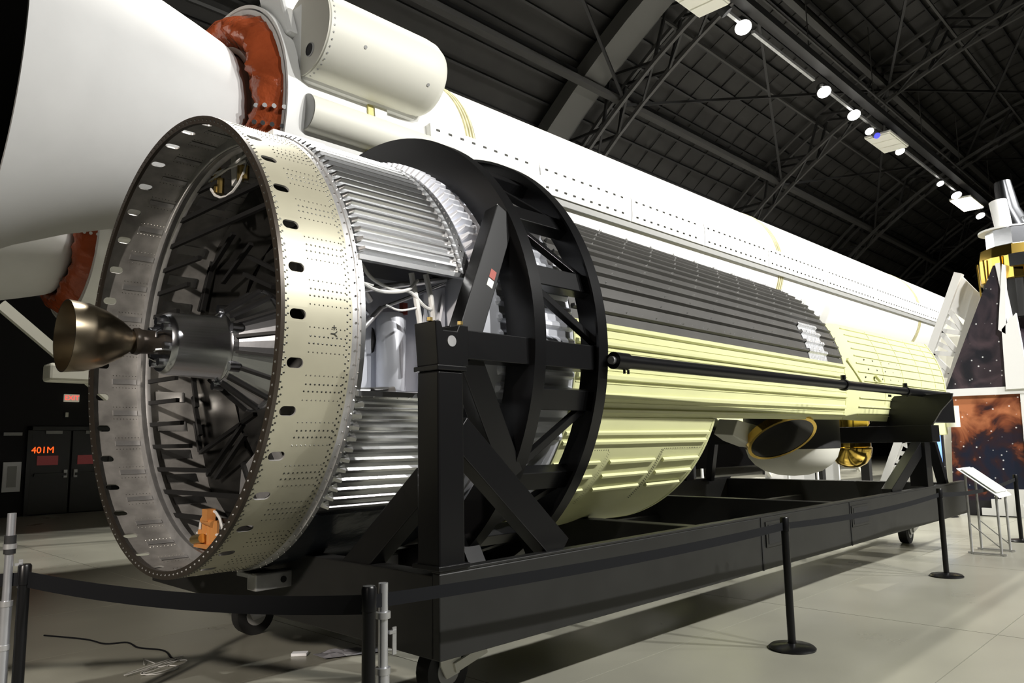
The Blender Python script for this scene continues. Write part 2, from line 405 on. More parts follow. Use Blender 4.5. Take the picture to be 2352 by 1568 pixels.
MB().lathe([(-.012, R0+.001), (.012, R0+.001), (.012, R0-.05), (-.012, R0-.05)], (0, AZ), n=144, closed=True).build('skirt_lip', M['lip'], sat, label='dark end lip')
lr = MB()
for k in range(150):
    p = cylp(-.013, R0-.026, k*2.4); lr.add([p+Vector((0, cos(t), sin(t)))*.008 for t in (i*pi/3 for i in range(6))]+[p+Vector((-.007, 0, 0))], [(i, (i+1) % 6, 6) for i in range(6)], True)
lr.build('lip_rivets', M['rivetb'], sat, kind='stuff')
# inner stringers of the skirt (36) : riveted hat strips
st = MB().lathe([(.165, R0-.013), (.165, R0-.018), (.35, R0-.018), (.35, R0-.013)], (0, AZ), -.8, .8, 2).build('inner_stringer', M['frame'], sat, origin=(0, 0, AZ))
for k in range(1, 36): inst(st, 'inner_stringer', sat, RL, (radians(-(10*k+5.5)), 0, 0))
st.rotation_euler.x = radians(-5.5)
ir = MB()
for k in range(36):
    for i in range(8):
        for da in (-1.9, 1.9):
            a = 10*k+5.5+da; p = cylp(.17+.025*i, R0-.0125, a); nn = cylp(0, 1, a)-cylp(0, 0, a); e2 = nn.cross(Vector((1, 0, 0)))
            ir.add([p+(Vector((1, 0, 0))*cos(t)+e2*sin(t))*.004 for t in (j*pi/2 for j in range(4))]+[p-nn*.004], [(j, (j+1) % 4, 4) for j in range(4)])
ir.build('inner_rivets', M['rivet'], sat, kind='stuff')
MB().lathe([(.355, 1.512), (.355, 1.43), (.365, 1.43), (.40, 1.445), (.43, 1.43), (.435, 1.43), (.435, 1.512)], (0, AZ), n=120, closed=True).build('inner_ring_frame', M['frame'], sat, label='pale riveted ring frame inside the skirt')
MB().lathe([(.44, 1.505), (.86, 1.505)], (0, AZ), 17, 343, 96).build('second_bay_wall', M['inner'], sat, solid=.01, offset=0)
# bright access patches on the second bay wall
for a in (121, 140, 151, 160, 170.5, 190, 200, 210, 219, 228):
    MB().lathe([(.50, 1.496), (.50, 1.490), (.74, 1.490), (.74, 1.496)], (0, AZ), a-1.6, a+1.6, 2, closed=True).build('wall_patch', M['alu'], sat)
MB().lathe([(.84, 1.50), (.98, 1.05)], (0, AZ), 24, 336, 11, sm=False).build('bulkhead', M['shield'], sat, solid=.02)
MB().lathe([(.98, 1.0), (.90, .62), (.86, .40)], (0, AZ), n=12, sm=False).build('bulkhead', M['shield'], sat, solid=.02, label='dark polished faceted bulkhead')
# horizontal slats crossing the aft bay (ends measured in the plane x = .42)
for z, y0, y1 in ((3.63, .80, .30), (3.45, 1.02, -.39), (3.27, 1.19, -.49), (3.09, 1.31, .58), (2.91, 1.40, .77), (2.72, 1.45, .95), (2.54, 1.47, 1.0), (2.36, 1.48, 1.05), (2.18, 1.47, .93), (2.0, 1.44, .89), (1.82, 1.38, .79), (1.64, 1.30, .62), (1.46, 1.19, .30), (1.29, 1.04, -.28), (1.12, .84, -.07), (.96, .60, .34)):
    MB().beam((.43, y0, z), (.45, y1, z), .03, .032).build('slat', M['strap'], sat)
for a, b in (((1.84, 2.22), (1.32, 1.97)), ((1.78, 1.99), (1.23, 1.73)), ((1.61, 1.73), (1.31, 1.54)), ((.28, 1.87), (1.30, 1.53)), ((.47, 1.80), (1.06, 1.40)), ((.43, 1.72), (.90, 1.38)),
             ((1.42, 3.36), (1.40, 2.83)), ((1.30, 3.36), (1.28, 2.79)), ((.73, 3.38), (1.24, 3.16)), ((.42, 3.23), (.90, 2.99)), ((.45, 3.13), (.0, 2.94)), ((.52, 3.0), (.05, 2.82)),
             ((-.3, 1.2), (.1, 1.62)), ((-.55, 1.35), (-.05, 1.85)), ((-.3, 3.2), (-.3, 2.7)), ((.1, 1.02), (.45, 1.5))):
    y0, z0 = a; y1, z1 = b
    k0 = min(1, 1.42/max(.01, hypot(y0, z0-AZ))); k1 = min(1, 1.42/max(.01, hypot(y1, z1-AZ)))
    MB().beam((.79, y0*k0, AZ+(z0-AZ)*k0), (.79, y1*k1, AZ+(z1-AZ)*k1), .03, .035, (1, 0, 0)).build('shield_strap', M['strap'], sat)
# pale blanket panel low on the bulkhead
MB().prism([(.80, .55, 1.05), (.80, .05, 1.0), (.80, -.25, 1.4), (.80, .05, 1.72), (.80, .5, 1.45)], (.012, 0, 0)).build('blanket_panel', M['frame'], sat)
# engine
en = MB().lathe([(-.62, .225), (-.5, .213), (-.4, .18), (-.3, .125), (-.22, .062), (-.20, .05), (-.20, .04), (-.22, .054), (-.3, .117), (-.4, .172), (-.5, .205), (-.62, .218)], (0, AZ), n=64, closed=True).build('engine_nozzle', M['bell'], sat, label='brass tinted engine bell')
MB().lathe([(-.22, .02), (-.22, .065), (-.215, .085), (-.19, .09), (-.17, .08), (-.12, .078), (-.04, .078)], (0, AZ), n=32).build('engine_collar', M['lip'], sat)
MB().lathe([(-.04, .0), (-.04, .19), (-.02, .205), (.0, .21), (.33, .222), (.35, .24)], (0, AZ), n=64).build('engine_drum', M['chrome'], sat, label='polished steel engine drum')
for k in range(7):
    a = 40+k*51; p = cylp(-.05, .145, a)
    MB().tube([p+Vector((-.03, 0, 0)), p+Vector((.03, 0, 0))], .028, 8).build('drum_fitting', M['chrome'], sat)
for k in range(5):
    a = 20+k*72; p, q = cylp(-.10, .08, a), cylp(-.045, .13, a+30)
    MB().tube([p, (p+q)/2+Vector((-.03, 0, 0)), q], .008, 6).build('feed_line', M['chrome'], sat)
pn = MB().lathe([(.35, .245), (.38, .262), (.60, .425), (.62, .43)], (0, AZ), -11.2, 11.2, 3, sm=False).build('heat_shield_panel', M['chrome'], sat, origin=(0, 0, AZ), solid=.008)
for k in range(1, 16): inst(pn, 'heat_shield_panel', sat, RL, (radians(-22.5*k), 0, 0))
sp = MB().beam(cylp(.36, .26, 0), cylp(.61, .438, 0), .026, .022).build('shield_joint_strap', M['strap'], sat, origin=(0, 0, AZ))
sp.rotation_euler.x = radians(-11.25)
for k in range(1, 16): inst(sp, 'shield_joint_strap', sat, RL, (radians(-22.5*k-11.25), 0, 0))
MB().lathe([(.62, .445), (.64, .445), (.64, .40), (.62, .40)], (0, AZ), n=64, closed=True).build('shield_rim', M['chrome'], sat)
for k in range(6):
    a = 60*k+25; p = cylp(.37, .27, a)
    MB().lathe([(.33, 0), (.33, .03), (.40, .035), (.42, 0)], (p.y, p.z), n=10).build('shield_fitting', M['chrome'], sat)
# fittings at the top and the bottom of the aft bay
for s in (-1, 1):
    MB().prism([(.5, .12+.02*s, 3.86), (.5, .12+.09*s, 3.80), (.5, .10+.08*s, 3.58), (.5, .10+.01*s, 3.62)], (.05, 0, 0)).build('thruster_bracket', M['white'], sat)
for y, z, h in ((.42, 3.70, .16), (.36, 3.66, .2), (.30, 3.60, .12), (-.02, 3.62, .12), (-.10, 3.60, .10)):
    MB().tube([(.47, y, z-h/2), (.47, y, z+h/2)], .026, 8).build('brass_valve', M['brass'], sat)
MB().tube([(.45, .46, 3.72)]+[(.45, .15+.31*cos(t), 3.72+.24*sin(t)) for t in (pi+.2+i*(pi-.4)/8 for i in range(9))]+[(.45, -.16, 3.72)], .011, 6).build('white_cable', M['cable'], sat)
MB().tube([(.40, .34, 1.02)]+[(.40, .12+.18*cos(t), 1.03+.16*sin(t)) for t in (pi-i*pi/8 for i in range(9))], .010, 6).build('white_cable', M['cable'], sat)
for y, z, h in ((.26, 1.0, .10), (.20, 1.02, .16), (.12, 1.06, .20), (.06, 1.05, .14)):
    MB().tube([(.40, y, z-h/2), (.40, y, z+h/2)], .030, 8).build('orange_valve', M['copper'], sat)
MB().tube([(.38, .04, 1.10), (.38, .20, 1.12)], .026, 10).build('orange_valve', M['copper'], sat); MB().tube([(.36, .16, 1.0), (.36, .30, .98)], .032, 10).build('orange_valve', M['brass'], sat); MB().box(.35, .41, .08, .16, 1.12, 1.20).build('valve_block', M['copper'], sat)
MB().box(.36, .46, .04, .30, .93, .96).build('valve_plate', M['copper'], sat)
MB().tube([(.345, 1.0, 3.36)]+[cylp(.345, 1.44, 133-4*i) for i in range(14)], .006, 5).build('loose_wire', M['cable'], sat)

# fluted mid body shell with an open equipment bay on the near side
MB().lathe([(XR, R0), (.475, R0+.004), (.475, R0+.012), (.50, R0+.012)], (0, AZ), n=120).build('splice_band', M['frame'], sat, solid=.012, label='grey riveted splice band')
sb = MB()
for k in range(120):
    dome(sb, .462, k*3, R0+.006, .007, .006); dome(sb, .49, k*3+1.3, R0+.012, .007, .008)
sb.build('splice_rivets', M['rivetb'], sat, kind='stuff')
MB().lathe([(.48, 1.512), (1.42, 1.512)], (0, AZ), 16, 128, 60).build('fluted_skin', M['alu'], sat, solid=.012)
MB().lathe([(.48, 1.512), (1.42, 1.512)], (0, AZ), -49, -16, 18).build('fluted_skin', M['alu'], sat, solid=.012)
MB().lathe([(.48, 1.512), (1.42, 1.512)], (0, AZ), 128, 311, 60).build('far_side_skin', M['inner'], sat, solid=.012)
MB().lathe([(.50, 1.53), (1.62, 1.53)], (0, AZ), -110, -47, 24).build('smooth_blanket', M['smooth'], sat, solid=.03, label='black glossy blanket under the flutes')
def flute(x0, x1, hw, h, taper):
    secs = [(x0, .35, .02), (x0+taper*.45, 1.0, .35), (x0+taper, 1, 1), (x1-taper, 1, 1), (x1, .6, .1)]
    vs = []; fs = []
    for x, kw, kh in secs:
        for y, z in ((-1, 0), (-.62, .62), (-.3, 1), (.3, 1), (.62, .62), (1, 0)): vs.append((x, y*hw*kw, R0-.012+z*h*kh))
    for i in range(len(secs)-1): fs += [(i*6+k, i*6+k+1, i*6+7+k, i*6+6+k) for k in range(5)]
    return MB().add(vs, fs)
fl1 = flute(.50, 1.335, .030, .042, .055).build('flute', M['alu'], sat, origin=(0, 0, 0)); fl1.location = RL
A1 = [17.8+2.62*k for k in range(42)]+[-17.6-2.62*k for k in range(11)]
for k, a in enumerate(A1):
    o = fl1 if k == 0 else inst(fl1, 'flute', sat, RL)
    o.rotation_euler.x = radians(90-a)
MB().lathe([(1.335, 1.515), (1.335, 1.55), (1.40, 1.55), (1.40, 1.515)], (0, AZ), 15, 128, 70, closed=True).build('mid_ring', M['alu'], sat)
MB().lathe([(1.335, 1.515), (1.335, 1.55), (1.40, 1.55), (1.40, 1.515)], (0, AZ), -49, -15, 24, closed=True).build('mid_ring', M['alu'], sat)
mr = MB()
for k in range(60):
    dome(mr, 1.367, 17+k*1.85, 1.55, .007, .008)
for i in range(10): dome(mr, .53+.085*i, 16.0, 1.53, .008, .008); dome(mr, .53+.085*i, -15.6, 1.55, .008, .008)
mr.build('mid_ring_rivets', M['rivetb'], sat, kind='stuff')
fl2 = flute(1.42, 1.62, .033, .075, .05).build('serrated_flute', M['aluw'], sat, origin=(0, 0, 0)); fl2.location = RL
for k in range(34):
    o = fl2 if k == 0 else inst(fl2, 'serrated_flute', sat, RL)
    o.rotation_euler.x = radians(90-(17.8+2.62*k))
MB().lathe([(1.42, 1.512), (1.62, 1.515), (2.46, 1.515)], (0, AZ), -50, 128, 80).build('white_skin', M['aluw'], sat, solid=.012)
MB().lathe([(1.42, 1.512), (2.46, 1.512)], (0, AZ), 128, 310, 60).build('far_side_skin', M['inner'], sat, solid=.012)
fl3 = flute(1.62, 2.45, .040, .030, .03).build('corrugation', M['aluw'], sat, origin=(0, 0, 0)); fl3.location = RL
for k in range(28):
    o = fl3 if k == 0 else inst(fl3, 'corrugation', sat, RL)
    o.rotation_euler.x = radians(90-(-26+4.6*k))
# opening frame
MB().beam(cylp(.50, R0+.008, 15.4), cylp(1.40, R0+.008, 15.4), .05, .03).build('bay_edge', M['alu'], sat)
MB().beam(cylp(.50, R0+.008, -15.2), cylp(1.40, R0+.008, -15.2), .05, .03).build('bay_edge', M['alu'], sat)
for x in (.49, 1.375): MB().lathe([(x, R0-.02), (x, R0+.016), (x+.03, R0+.016), (x+.03, R0-.02)], (0, AZ), -16, 16, 16, closed=True).build('bay_edge', M['alu'], sat)
# bay interior
MB().box(.52, 1.40, -.98, -.96, 1.90, 2.75).build('bay_back_panel', M['aluw'], sat)
MB().box(.50, .52, -1.45, -.96, 1.90, 2.75).build('bay_side_panel', M['inner'], sat)
MB().box(1.40, 1.42, -1.45, -.96, 1.90, 2.75).build('bay_side_panel', M['aluw'], sat)
MB().box(.50, 1.42, -1.45, -.96, 1.88, 1.90).build('bay_floor', M['aluw'], sat)
MB().box(.50, 1.42, -1.40, -.96, 2.75, 2.77).build('bay_roof', M['shield'], sat)
MB().tube([(.52, -1.25, 2.55), (1.38, -1.25, 2.75)], .022, 12).build('strut_tube', M['alu'], sat)
MB().tube([(.52, -1.2, 2.14), (.95, -1.1, 2.52)], .020, 12).build('strut_tube', M['frame'], sat)
MB().tube([(.55, -1.3, 2.72), (.82, -1.15, 2.55)], .026, 12).build('strut_tube', M['frame'], sat)
MB().tube([(.52, -1.22, 2.68), (.88, -1.05, 2.48)], .012, 10).build('strut_tube', M['alu'], sat)
MB().tube([(.95, -1.1, 2.52), (1.38, -1.25, 2.72)], .014, 10).build('strut_tube', M['alu'], sat)
MB().lathez([(.09, 1.92), (.10, 2.0), (.10, 2.45), (.08, 2.5), (.02, 2.5)], (1.06, -1.06), 24).build('round_canister', M['aluw'], sat)
MB().prism([(1.20, -1.24, 2.63), (1.385, -1.24, 2.70), (1.385, -1.24, 2.36), (1.33, -1.24, 2.25), (1.20, -1.24, 2.25)], (0, .012, 0)).build('web_plate', M['aluw'], sat)
MB().beam((1.36, -1.25, 2.64), (1.29, -1.25, 2.30), .018, .02).build('web_stiffener', M['alu'], sat)
MB().beam((1.23, -1.25, 2.56), (1.29, -1.25, 2.30), .012, .02).build('web_stiffener', M['alu'], sat)
MB().box(1.13, 1.17, -1.1, -1.06, 2.50, 2.58).build('red_tag', M['labelred'], sat)
for pts, r in (([(1.02, -1.33, 2.73), (1.05, -1.33, 2.60), (1.08, -1.34, 2.42), (1.09, -1.35, 2.25), (1.12, -1.35, 2.1), (1.10, -1.35, 1.93)], .019), ([(1.14, -1.33, 2.74), (1.18, -1.33, 2.6), (1.20, -1.34, 2.42), (1.20, -1.35, 2.2)], .019),
               ([(.56, -1.36, 2.72), (.60, -1.36, 2.62), (.75, -1.36, 2.57), (.95, -1.36, 2.60), (1.05, -1.36, 2.68)], .012), ([(.62, -1.34, 2.73), (.70, -1.34, 2.65), (.85, -1.34, 2.60), (1.0, -1.34, 2.6), (1.12, -1.34, 2.52), (1.2, -1.34, 2.5)], .012),
               ([(.52, -1.36, 2.48), (.58, -1.36, 2.52), (.62, -1.36, 2.6), (.70, -1.36, 2.6)], .006), ([(.84, -1.3, 2.5), (.92, -1.34, 2.47), (1.05, -1.34, 2.5)], .007)):
    MB().tube(spline(pts), r, 8).build('cable_bundle', M['cable'], sat)
MB().tube([(.53, -1.3, 1.94), (.70, -1.32, 1.945), (.86, -1.36, 1.955)], .026, 10).build('strut_tube', M['frame'], sat)
MB().tube([(.80, -1.28, 1.93), (1.38, -1.3, 1.95)], .022, 10).build('strut_tube', M['alu'], sat)
# longitudinal fittings at the top and the bottom
tb = MB().box(.70, 1.15, -.06, .06, AZ+1.53, AZ+1.70).build('top_fitting', M['white'], sat, bevel=.006)
for x in (.80, .98): MB().tube([(x, -.064, AZ+1.64), (x, -.04, AZ+1.64)], .025, 12).build('lug_hole', M['strap'], tb)
bb = MB().box(.46, 1.62, -.42, -.30, .69, .80).build('bottom_channel', M['frame'], sat, bevel=.01)
for x in (.66, .84): MB().tube([(x, -.424, .745), (x, -.40, .745)], .022, 12).build('lug_hole', M['strap'], bb)
MB().box(.44, .64, -.36, -.20, .775, .80).build('channel_foot', M['alu'], sat)
text('marking', '+Y', .06, M['rivet'], sat, cylp(.315, R0+.002, -2.2), (pi/2, pi/2, 0), .0005)

# forward camera section : charcoal shell above, yellow green shell below
def RF(x): return R0-.016*max(0, x-2.45)
def shellx(xa, xb, nx=10): return [(xa+(xb-xa)*i/nx, RF(xa+(xb-xa)*i/nx)) for i in range(nx+1)]
MB().lathe(shellx(2.44, 8.0), (0, AZ), 9.2, 200, 110).build('charcoal_shell', M['blackshell'], sat, solid=.02, label='charcoal ribbed upper shell')
MB().lathe(shellx(2.44, 8.03), (0, AZ), -19.6, 9.2, 20).build('yellow_side_shell', M['primer'], sat, solid=.02, label='yellow green ribbed side shell')
MB().lathe([(2.44, R0), (4.64, R0-.012)], (0, AZ), -160, -19.6, 70).build('yellow_belly_shell', M['primer'], sat, solid=.02, label='yellow green belly shell cut off short')
MB().lathe([(4.62, R0-.035), (4.62, R0-.008), (4.66, R0-.008), (4.66, R0-.035)], (0, AZ), -160, -19.6, 60, closed=True).build('belly_edge', M['primer'], sat)
MB().lathe([(2.5, 1.44), (2.5, .1)], (0, AZ), n=48).build('inner_bulkhead', M['blackshell'], sat, solid=.02)
MB().lathe([(4.5, 1.44), (4.5, .1)], (0, AZ), n=48).build('inner_bulkhead', M['blackshell'], sat, solid=.02)
def rib(name, m, x0, x1, a, hw=.020, h=.026, r0=None, r1=None):
    r0 = RF(x0) if r0 is None else r0; r1 = RF(x1) if r1 is None else r1; vs = []
    nrm = Vector((0, -cos(radians(a)), sin(radians(a)))); tg = Vector((0, sin(radians(a)), cos(radians(a))))
    for x, r in ((x0, r0), (x1, r1)):
        for t, k in ((-1, -.004), (-.55, h), (.55, h), (1, -.004)): vs.append(Vector((x, 0, AZ))+nrm*(r+k)+tg*(hw*t))
    return MB().add(vs, [(0, 1, 5, 4), (1, 2, 6, 5), (2, 3, 7, 6), (0, 3, 2, 1), (4, 5, 6, 7), (0, 4, 7, 3)]).build(name, m, sat)
bl = MB()
for i, a in enumerate([13.0, 17.8, 22.5, 27.0, 31.6, 36.3, 40.6, 45, 49.4, 53.8, 58.2, 62.6, 67, 71.4, 75.8, 80.2, 84.6]):
    rib('shell_rib', M['blackshell'], 2.46, 7.94, a, .019, .034)
    for k in range(12): dome(bl, 2.7+.45*k+.14*(i % 3), a+.35, RF(2.7+.45*k)+.03, .009, .022)
    for k in range(26): dome(bl, 2.6+.21*k, a+1.1, RF(2.6+.21*k), .006, .006)
bl.build('shell_bolts', M['greypaint'], sat, kind='stuff')
eb = MB()
for k in range(34): dome(eb, 7.93, 10+k*2.2, RF(7.93), .010, .012)
eb.build('edge_bolts', M['rivetb'], sat, kind='stuff')
for a, hw in ((8.0, .028), (2.6, .022), (-7.3, .026), (-13.0, .026), (-17.4, .022)): rib('side_rib', M['primer'], 2.46, 8.0, a, hw, .030)
for a, hw, h in ((4.7, .006, .006), (.6, .006, .006), (-5.2, .006, .006), (-9.2, .006, .006), (-15.2, .006, .006)): rib('side_bead', M['primer'], 2.46, 8.0, a, hw, h)
for a, segs in ((-24.6, [(2.46, 4.6)]), (-27.7, [(2.46, 4.6)]), (-35.0, [(2.46, 3.05), (3.18, 3.86), (3.98, 4.6)]), (-40.6, [(2.46, 3.05), (3.18, 3.86), (3.98, 4.6)]), (-46.5, [(2.46, 3.05), (3.18, 3.86), (3.98, 4.55)])):
    for x0, x1 in segs: rib('belly_rib', M['primer'], x0, x1, a, .020, .022, R0-.002, R0-.01)
br = MB()
for x in (3.12, 3.92):
    for k in range(26): dome(br, x-.012, -31-k*.9, R0-.006, .006, .005); dome(br, x+.012, -31.4-k*.9, R0-.006, .006, .005)
for k in range(70):
    if not 3.1 < 2.5+.03*k < 3.92: dome(br, 2.5+.03*k, -30.6, R0-.004, .006, .005)
br.build('belly_rivets', M['rivet'], sat, kind='stuff')
# aluminium tape patch on the charcoal shell
vs = []; fs = []
prof_a = [8.9+i*.6 for i in range(34)]
for i, x in enumerate([6.92+.05*q for q in range(12)]):
    for a in prof_a:
        rr = RF(x)+.006
        for rb in [13.0, 17.8, 22.5, 27.0]:
            if abs(a-rb) < .9: rr = RF(x)+.038
        vs.append(cylp(x, rr, a))
na = len(prof_a)
for i in range(11): fs += [(i*na+j, i*na+j+1, (i+1)*na+j+1, (i+1)*na+j) for j in range(na-1)]
MB().add(vs, fs).build('foil_patch', M['foil'], sat, label='crinkled aluminium tape patch')
# tail shell
def RT(x): return 1.47+.008*(x-8.05)
prof = [(8.0, RF(8.0)+.006), (8.05, RF(8.05)+.006), (8.35, RT(8.35)), (12.1, RT(12.1))]
MB().lathe(prof, (0, AZ), 146.4, 199.5, 30).build('tail_far_shell', M['primer'], sat, solid=.02)
MB().lathe(prof, (0, AZ), -19.5, 33.6, 30).build('tail_shell', M['primer'], sat, solid=.02, label='yellow green tail shell')
for a in (-16.5, -12, -7.5, -3, 1.5, 6, 10.5, 14.5, 18.5, 22.5, 26.5, 30.5): rib('tail_bead', M['primer'], 8.36, 12.08, a, .010, .016, RT(8.36), RT(12.08))
for x in (9.3, 10.1, 10.9, 11.6): MB().lathe([(x, RT(x)), (x, RT(x)+.006), (x+.012, RT(x)+.006), (x+.012, RT(x))], (0, AZ), -10, 32, 30, closed=True).build('tail_hoop', M['primer'], sat)
tbm = MB()
for i in range(11):
    for a in (13, 8, 3.5): dome(tbm, 8.6+.32*i+.08*(int(a) % 3), a, RT(9)+.002, .016, .012)
tbm.build('tail_bolts', M['rivet'], sat, kind='stuff')
MB().beam(cylp(8.12, RF(8.1)+.02, 12), cylp(8.5, RT(8.5)+.02, -2), .05, .04).build('corner_gusset', M['primer'], sat)
hk = MB().beam(cylp(8.9, RT(9)+.03, 4.5), cylp(8.98, RT(9)+.06, 1.5), .05, .02).build('hook_bracket', M['primer'], sat)
MB().lathe([(12.08, RT(12)-.03), (12.08, RT(12)+.012), (12.13, RT(12)+.012), (12.13, RT(12)-.03)], (0, AZ), -19.5, 33.6, 40, closed=True).build('tail_rim', M['primer'], sat)
MB().box(11.2, 12.3, -1.44, -1.34, 1.62, 1.85).build('tail_box', M['primer'], sat, bevel=.02)
MB().tube([(12.3, -1.5, 1.75), (12.3, -1.5, 2.1)], .13, 16).build('tail_canister', M['offwhite'], sat)
# optics hanging under the open half shell
MB().box(6.0, 8.0, -.9, .9, 1.92, 2.0).build('optics_plate', M['strap'], sat)
MB().lathez([(.02, 1.10), (.2, 1.115), (.38, 1.17), (.5, 1.25), (.58, 1.35), (.62, 1.47)], (8.36, -.5), 48).build('white_bowl', M['offwhite'], sat, label='white round optical bowl')
MB().lathez([(.62, 1.47), (.63, 1.48), (.63, 2.2), (.3, 2.2)], (8.36, -.5), 48).build('bowl_housing', M['strap'], sat)
MB().lathez([(.02, 1.13), (.12, 1.145), (.22, 1.20), (.29, 1.30), (.315, 1.42), (.315, 1.45), (.30, 1.46), (.30, 2.2), (.1, 2.2)], (10.5, -.5), 40).build('gold_canister', M['gold'], sat, label='gold foil canister')
c = Vector((6.95, -1.0, 1.66)); nn = Vector((-.258, -.512, -.814)).normalized(); uu = nn.cross(Vector((0, 0, 1))).normalized(); vv = nn.cross(uu)
MB().prism(circle_pts(c, uu, vv, .40, 40), nn*.06).build('tilted_mirror', M['mirror'], sat, label='dark tilted mirror')
vs = circle_pts(c+nn*.065, uu, vv, .43, 40)+circle_pts(c+nn*.065, uu, vv, .39, 40)+circle_pts(c-nn*.03, uu, vv, .43, 40)+circle_pts(c-nn*.03, uu, vv, .39, 40)
fs = []
for i in range(40):
    j = (i+1) % 40; fs += [(i, j, 40+j, 40+i), (80+i, 120+i, 120+j, 80+j), (i, 80+i, 80+j, j), (40+i, 40+j, 120+j, 120+i)]
MB().add(vs, fs, True).build('mirror_rim', M['gold'], sat)
MB().prism([(6.30, -.8, 1.84), (6.9, -.8, 1.76), (6.85, -.75, 1.50), (6.55, -.7, 1.58), (6.25, -.75, 1.66)], (0, .25, .02)).build('optics_cover', M['offwhite'], sat, bevel=.01)
for x, y in ((7.0, -.9), (7.25, -.92), (7.5, -.95)): MB().tube([(x, y, 1.95), (x-.03, y-.02, 1.78), (x-.12, y-.03, 1.62)], .012, 6).build('optics_wire', M['cable'], sat)

# ------------------------------------------------------------------ black stand and cart
cart = empty('transport_cart', (5.9, 0, 0), 'long black steel cart with ring cradle and posts carrying the satellite', 'cart')
B = M['black']
RY = 1.95
for s in (-1, 1):
    y0, y1 = sorted((s*RY, s*(RY-.06)))
    rl = MB().box(.72, 11.0, y0, y1, .47, .925).build('side_rail', M['railblack'], cart, bevel=.008)
    f0, f1 = sorted((s*(RY+.004), s*(RY-.07)))
    MB().box(.72, 11.0, f0, f1, .925, .942).build('rail_flange', M['railblack'], rl, bevel=.004)
    if s < 0:
        for x in (4.43, 6.47):
            MB().box(x-.012, x+.012, -RY-.006, -RY, .47, .925).build('rail_seam', M['strap'], rl)
        for x, z in ((4.75, .77), (6.75, .77)):
            MB().box(x-.25, x+.25, -RY-.01, -RY, z-.11, z+.11).build('fork_socket_frame', M['railblack'], rl)
            MB().box(x-.21, x+.21, -RY-.014, -RY-.002, z-.085, z+.085).build('fork_socket', M['strap'], rl)
for x in (.72, 3.6, 6.5, 10.86): MB().box(x, x+.14, -RY+.06, RY-.06, .47, .91).build('cross_beam', M['railblack'], cart, bevel=.008)
for y in (-.55, .55): MB().box(.86, 10.86, y-.06, y+.06, .52, .66).build('inner_rail', M['railblack'], cart)
# posts with caps, trunnion blocks
def post(s):
    y0 = -RY if s < 0 else RY-.19
    p = MB().box(.72, .91, y0, y0+.19, .942, 2.03).build('front_post', B, cart, bevel=.012)
    MB().box(.70, .93, y0-.02, y0+.21, .94, .965).build('post_foot', B, p, bevel=.004)
    MB().box(.705, .925, y0-.015, y0+.205, 2.03, 2.06).build('post_cap', B, p, bevel=.006)
    t = MB().prism([(.72, y0, 2.06), (.95, y0, 2.06), (.95, y0, 2.30), (.88, y0, 2.30), (.86, y0, 2.26), (.76, y0, 2.26), (.74, y0, 2.31), (.70, y0, 2.31)], (0, .19, 0)).build('trunnion_block', B, cart, bevel=.006)
    yy = y0-.004 if s < 0 else y0+.19
    MB().tube([(.82, yy, 2.20), (.82, yy+.02, 2.20)], .032, 20).build('trunnion_pin', M['frame'], t)
    for x in (.70, .93):
        MB().tube([(x, y0+.05, 2.31), (x, y0+.05, 2.33)], .018, 6).build('clamp_bolt', M['brass'], t)
    # X brace down to the rail, Y brace down to the front beam
    b0 = y0+.095
    MB().beam((.90, b0, 1.70), (1.78, b0, .93), .13, .19, (0, 0, 1)).build('post_brace', B, cart, bevel=.006)
    MB().beam((.815, y0+.095-s*0-.0+(.08 if s < 0 else -.08), 1.42), (.80, -s*-1.0, .80), .13, .18, (0, 0, 1)).build('post_brace', B, cart, bevel=.006)
    # trunnion beam along the ring, with sloping braces onto the ring face
    yb = -1.78*(-s) if s > 0 else -1.78
    MB().box(1.06, 2.44, min(yb, yb+.17*-s), max(yb, yb+.17*-s), 2.13, 2.31).build('trunnion_beam', B, cart, bevel=.006)
    MB().box(.94, 1.08, min(yb-.02, yb+.17*-s), max(yb-.02, yb+.17*-s), 2.10, 2.32).build('beam_plate', B, cart, bevel=.006)
    ym = s*1.68
    MB().beam((1.16, ym, 2.29), (1.66, s*1.52, 3.21), .13, .18, (1, 0, 0)).build('ring_brace', B, cart, bevel=.006)
    MB().beam((1.16, ym, 2.15), (1.66, s*1.55, 1.40), .13, .18, (1, 0, 0)).build('ring_brace', B, cart, bevel=.006)
post(-1); post(1)
# stickers on the upper ring brace
d = (Vector((1.66, -1.52, 3.21))-Vector((1.16, -1.68, 2.29))).normalized()
for t, l, m_ in ((.47, .07, 'labelred'), (.40, .06, 'label')):
    p = Vector((1.16, -1.68, 2.29)).lerp(Vector((1.66, -1.52, 3.21)), t) + Vector((.035, -.066, 0))
    MB().beam(p-d*l/2, p+d*l/2, .004, .05, (1, 0, 0)).build('sticker', M[m_], cart)
def ringsec(name, x0, x1, ri, ro): return MB().lathe([(x0, ri), (x0, ro), (x1, ro), (x1, ri)], (0, AZ), n=120, closed=True).build(name, B, cart, bevel=.004)
rf = ringsec('front_ring', 1.66, 1.69, 1.565, 1.83)
MB().lathe([(1.69, 1.81), (1.69, 1.83), (1.77, 1.83), (1.77, 1.81)], (0, AZ), n=120, closed=True).build('ring_flange', B, rf)
MB().lathe([(1.69, 1.565), (1.69, 1.585), (1.77, 1.585), (1.77, 1.565)], (0, AZ), n=120, closed=True).build('ring_flange', B, rf)
rr = ringsec('rear_ring', 2.42, 2.45, 1.60, 1.83)
MB().lathe([(2.34, 1.81), (2.34, 1.83), (2.42, 1.83), (2.42, 1.81)], (0, AZ), n=120, closed=True).build('ring_flange', B, rr)
angs = [54, 34, 15.5, -13.5, -34, -54, -75, -97]
angs = angs+[180-a for a in angs if abs(a) != 90]
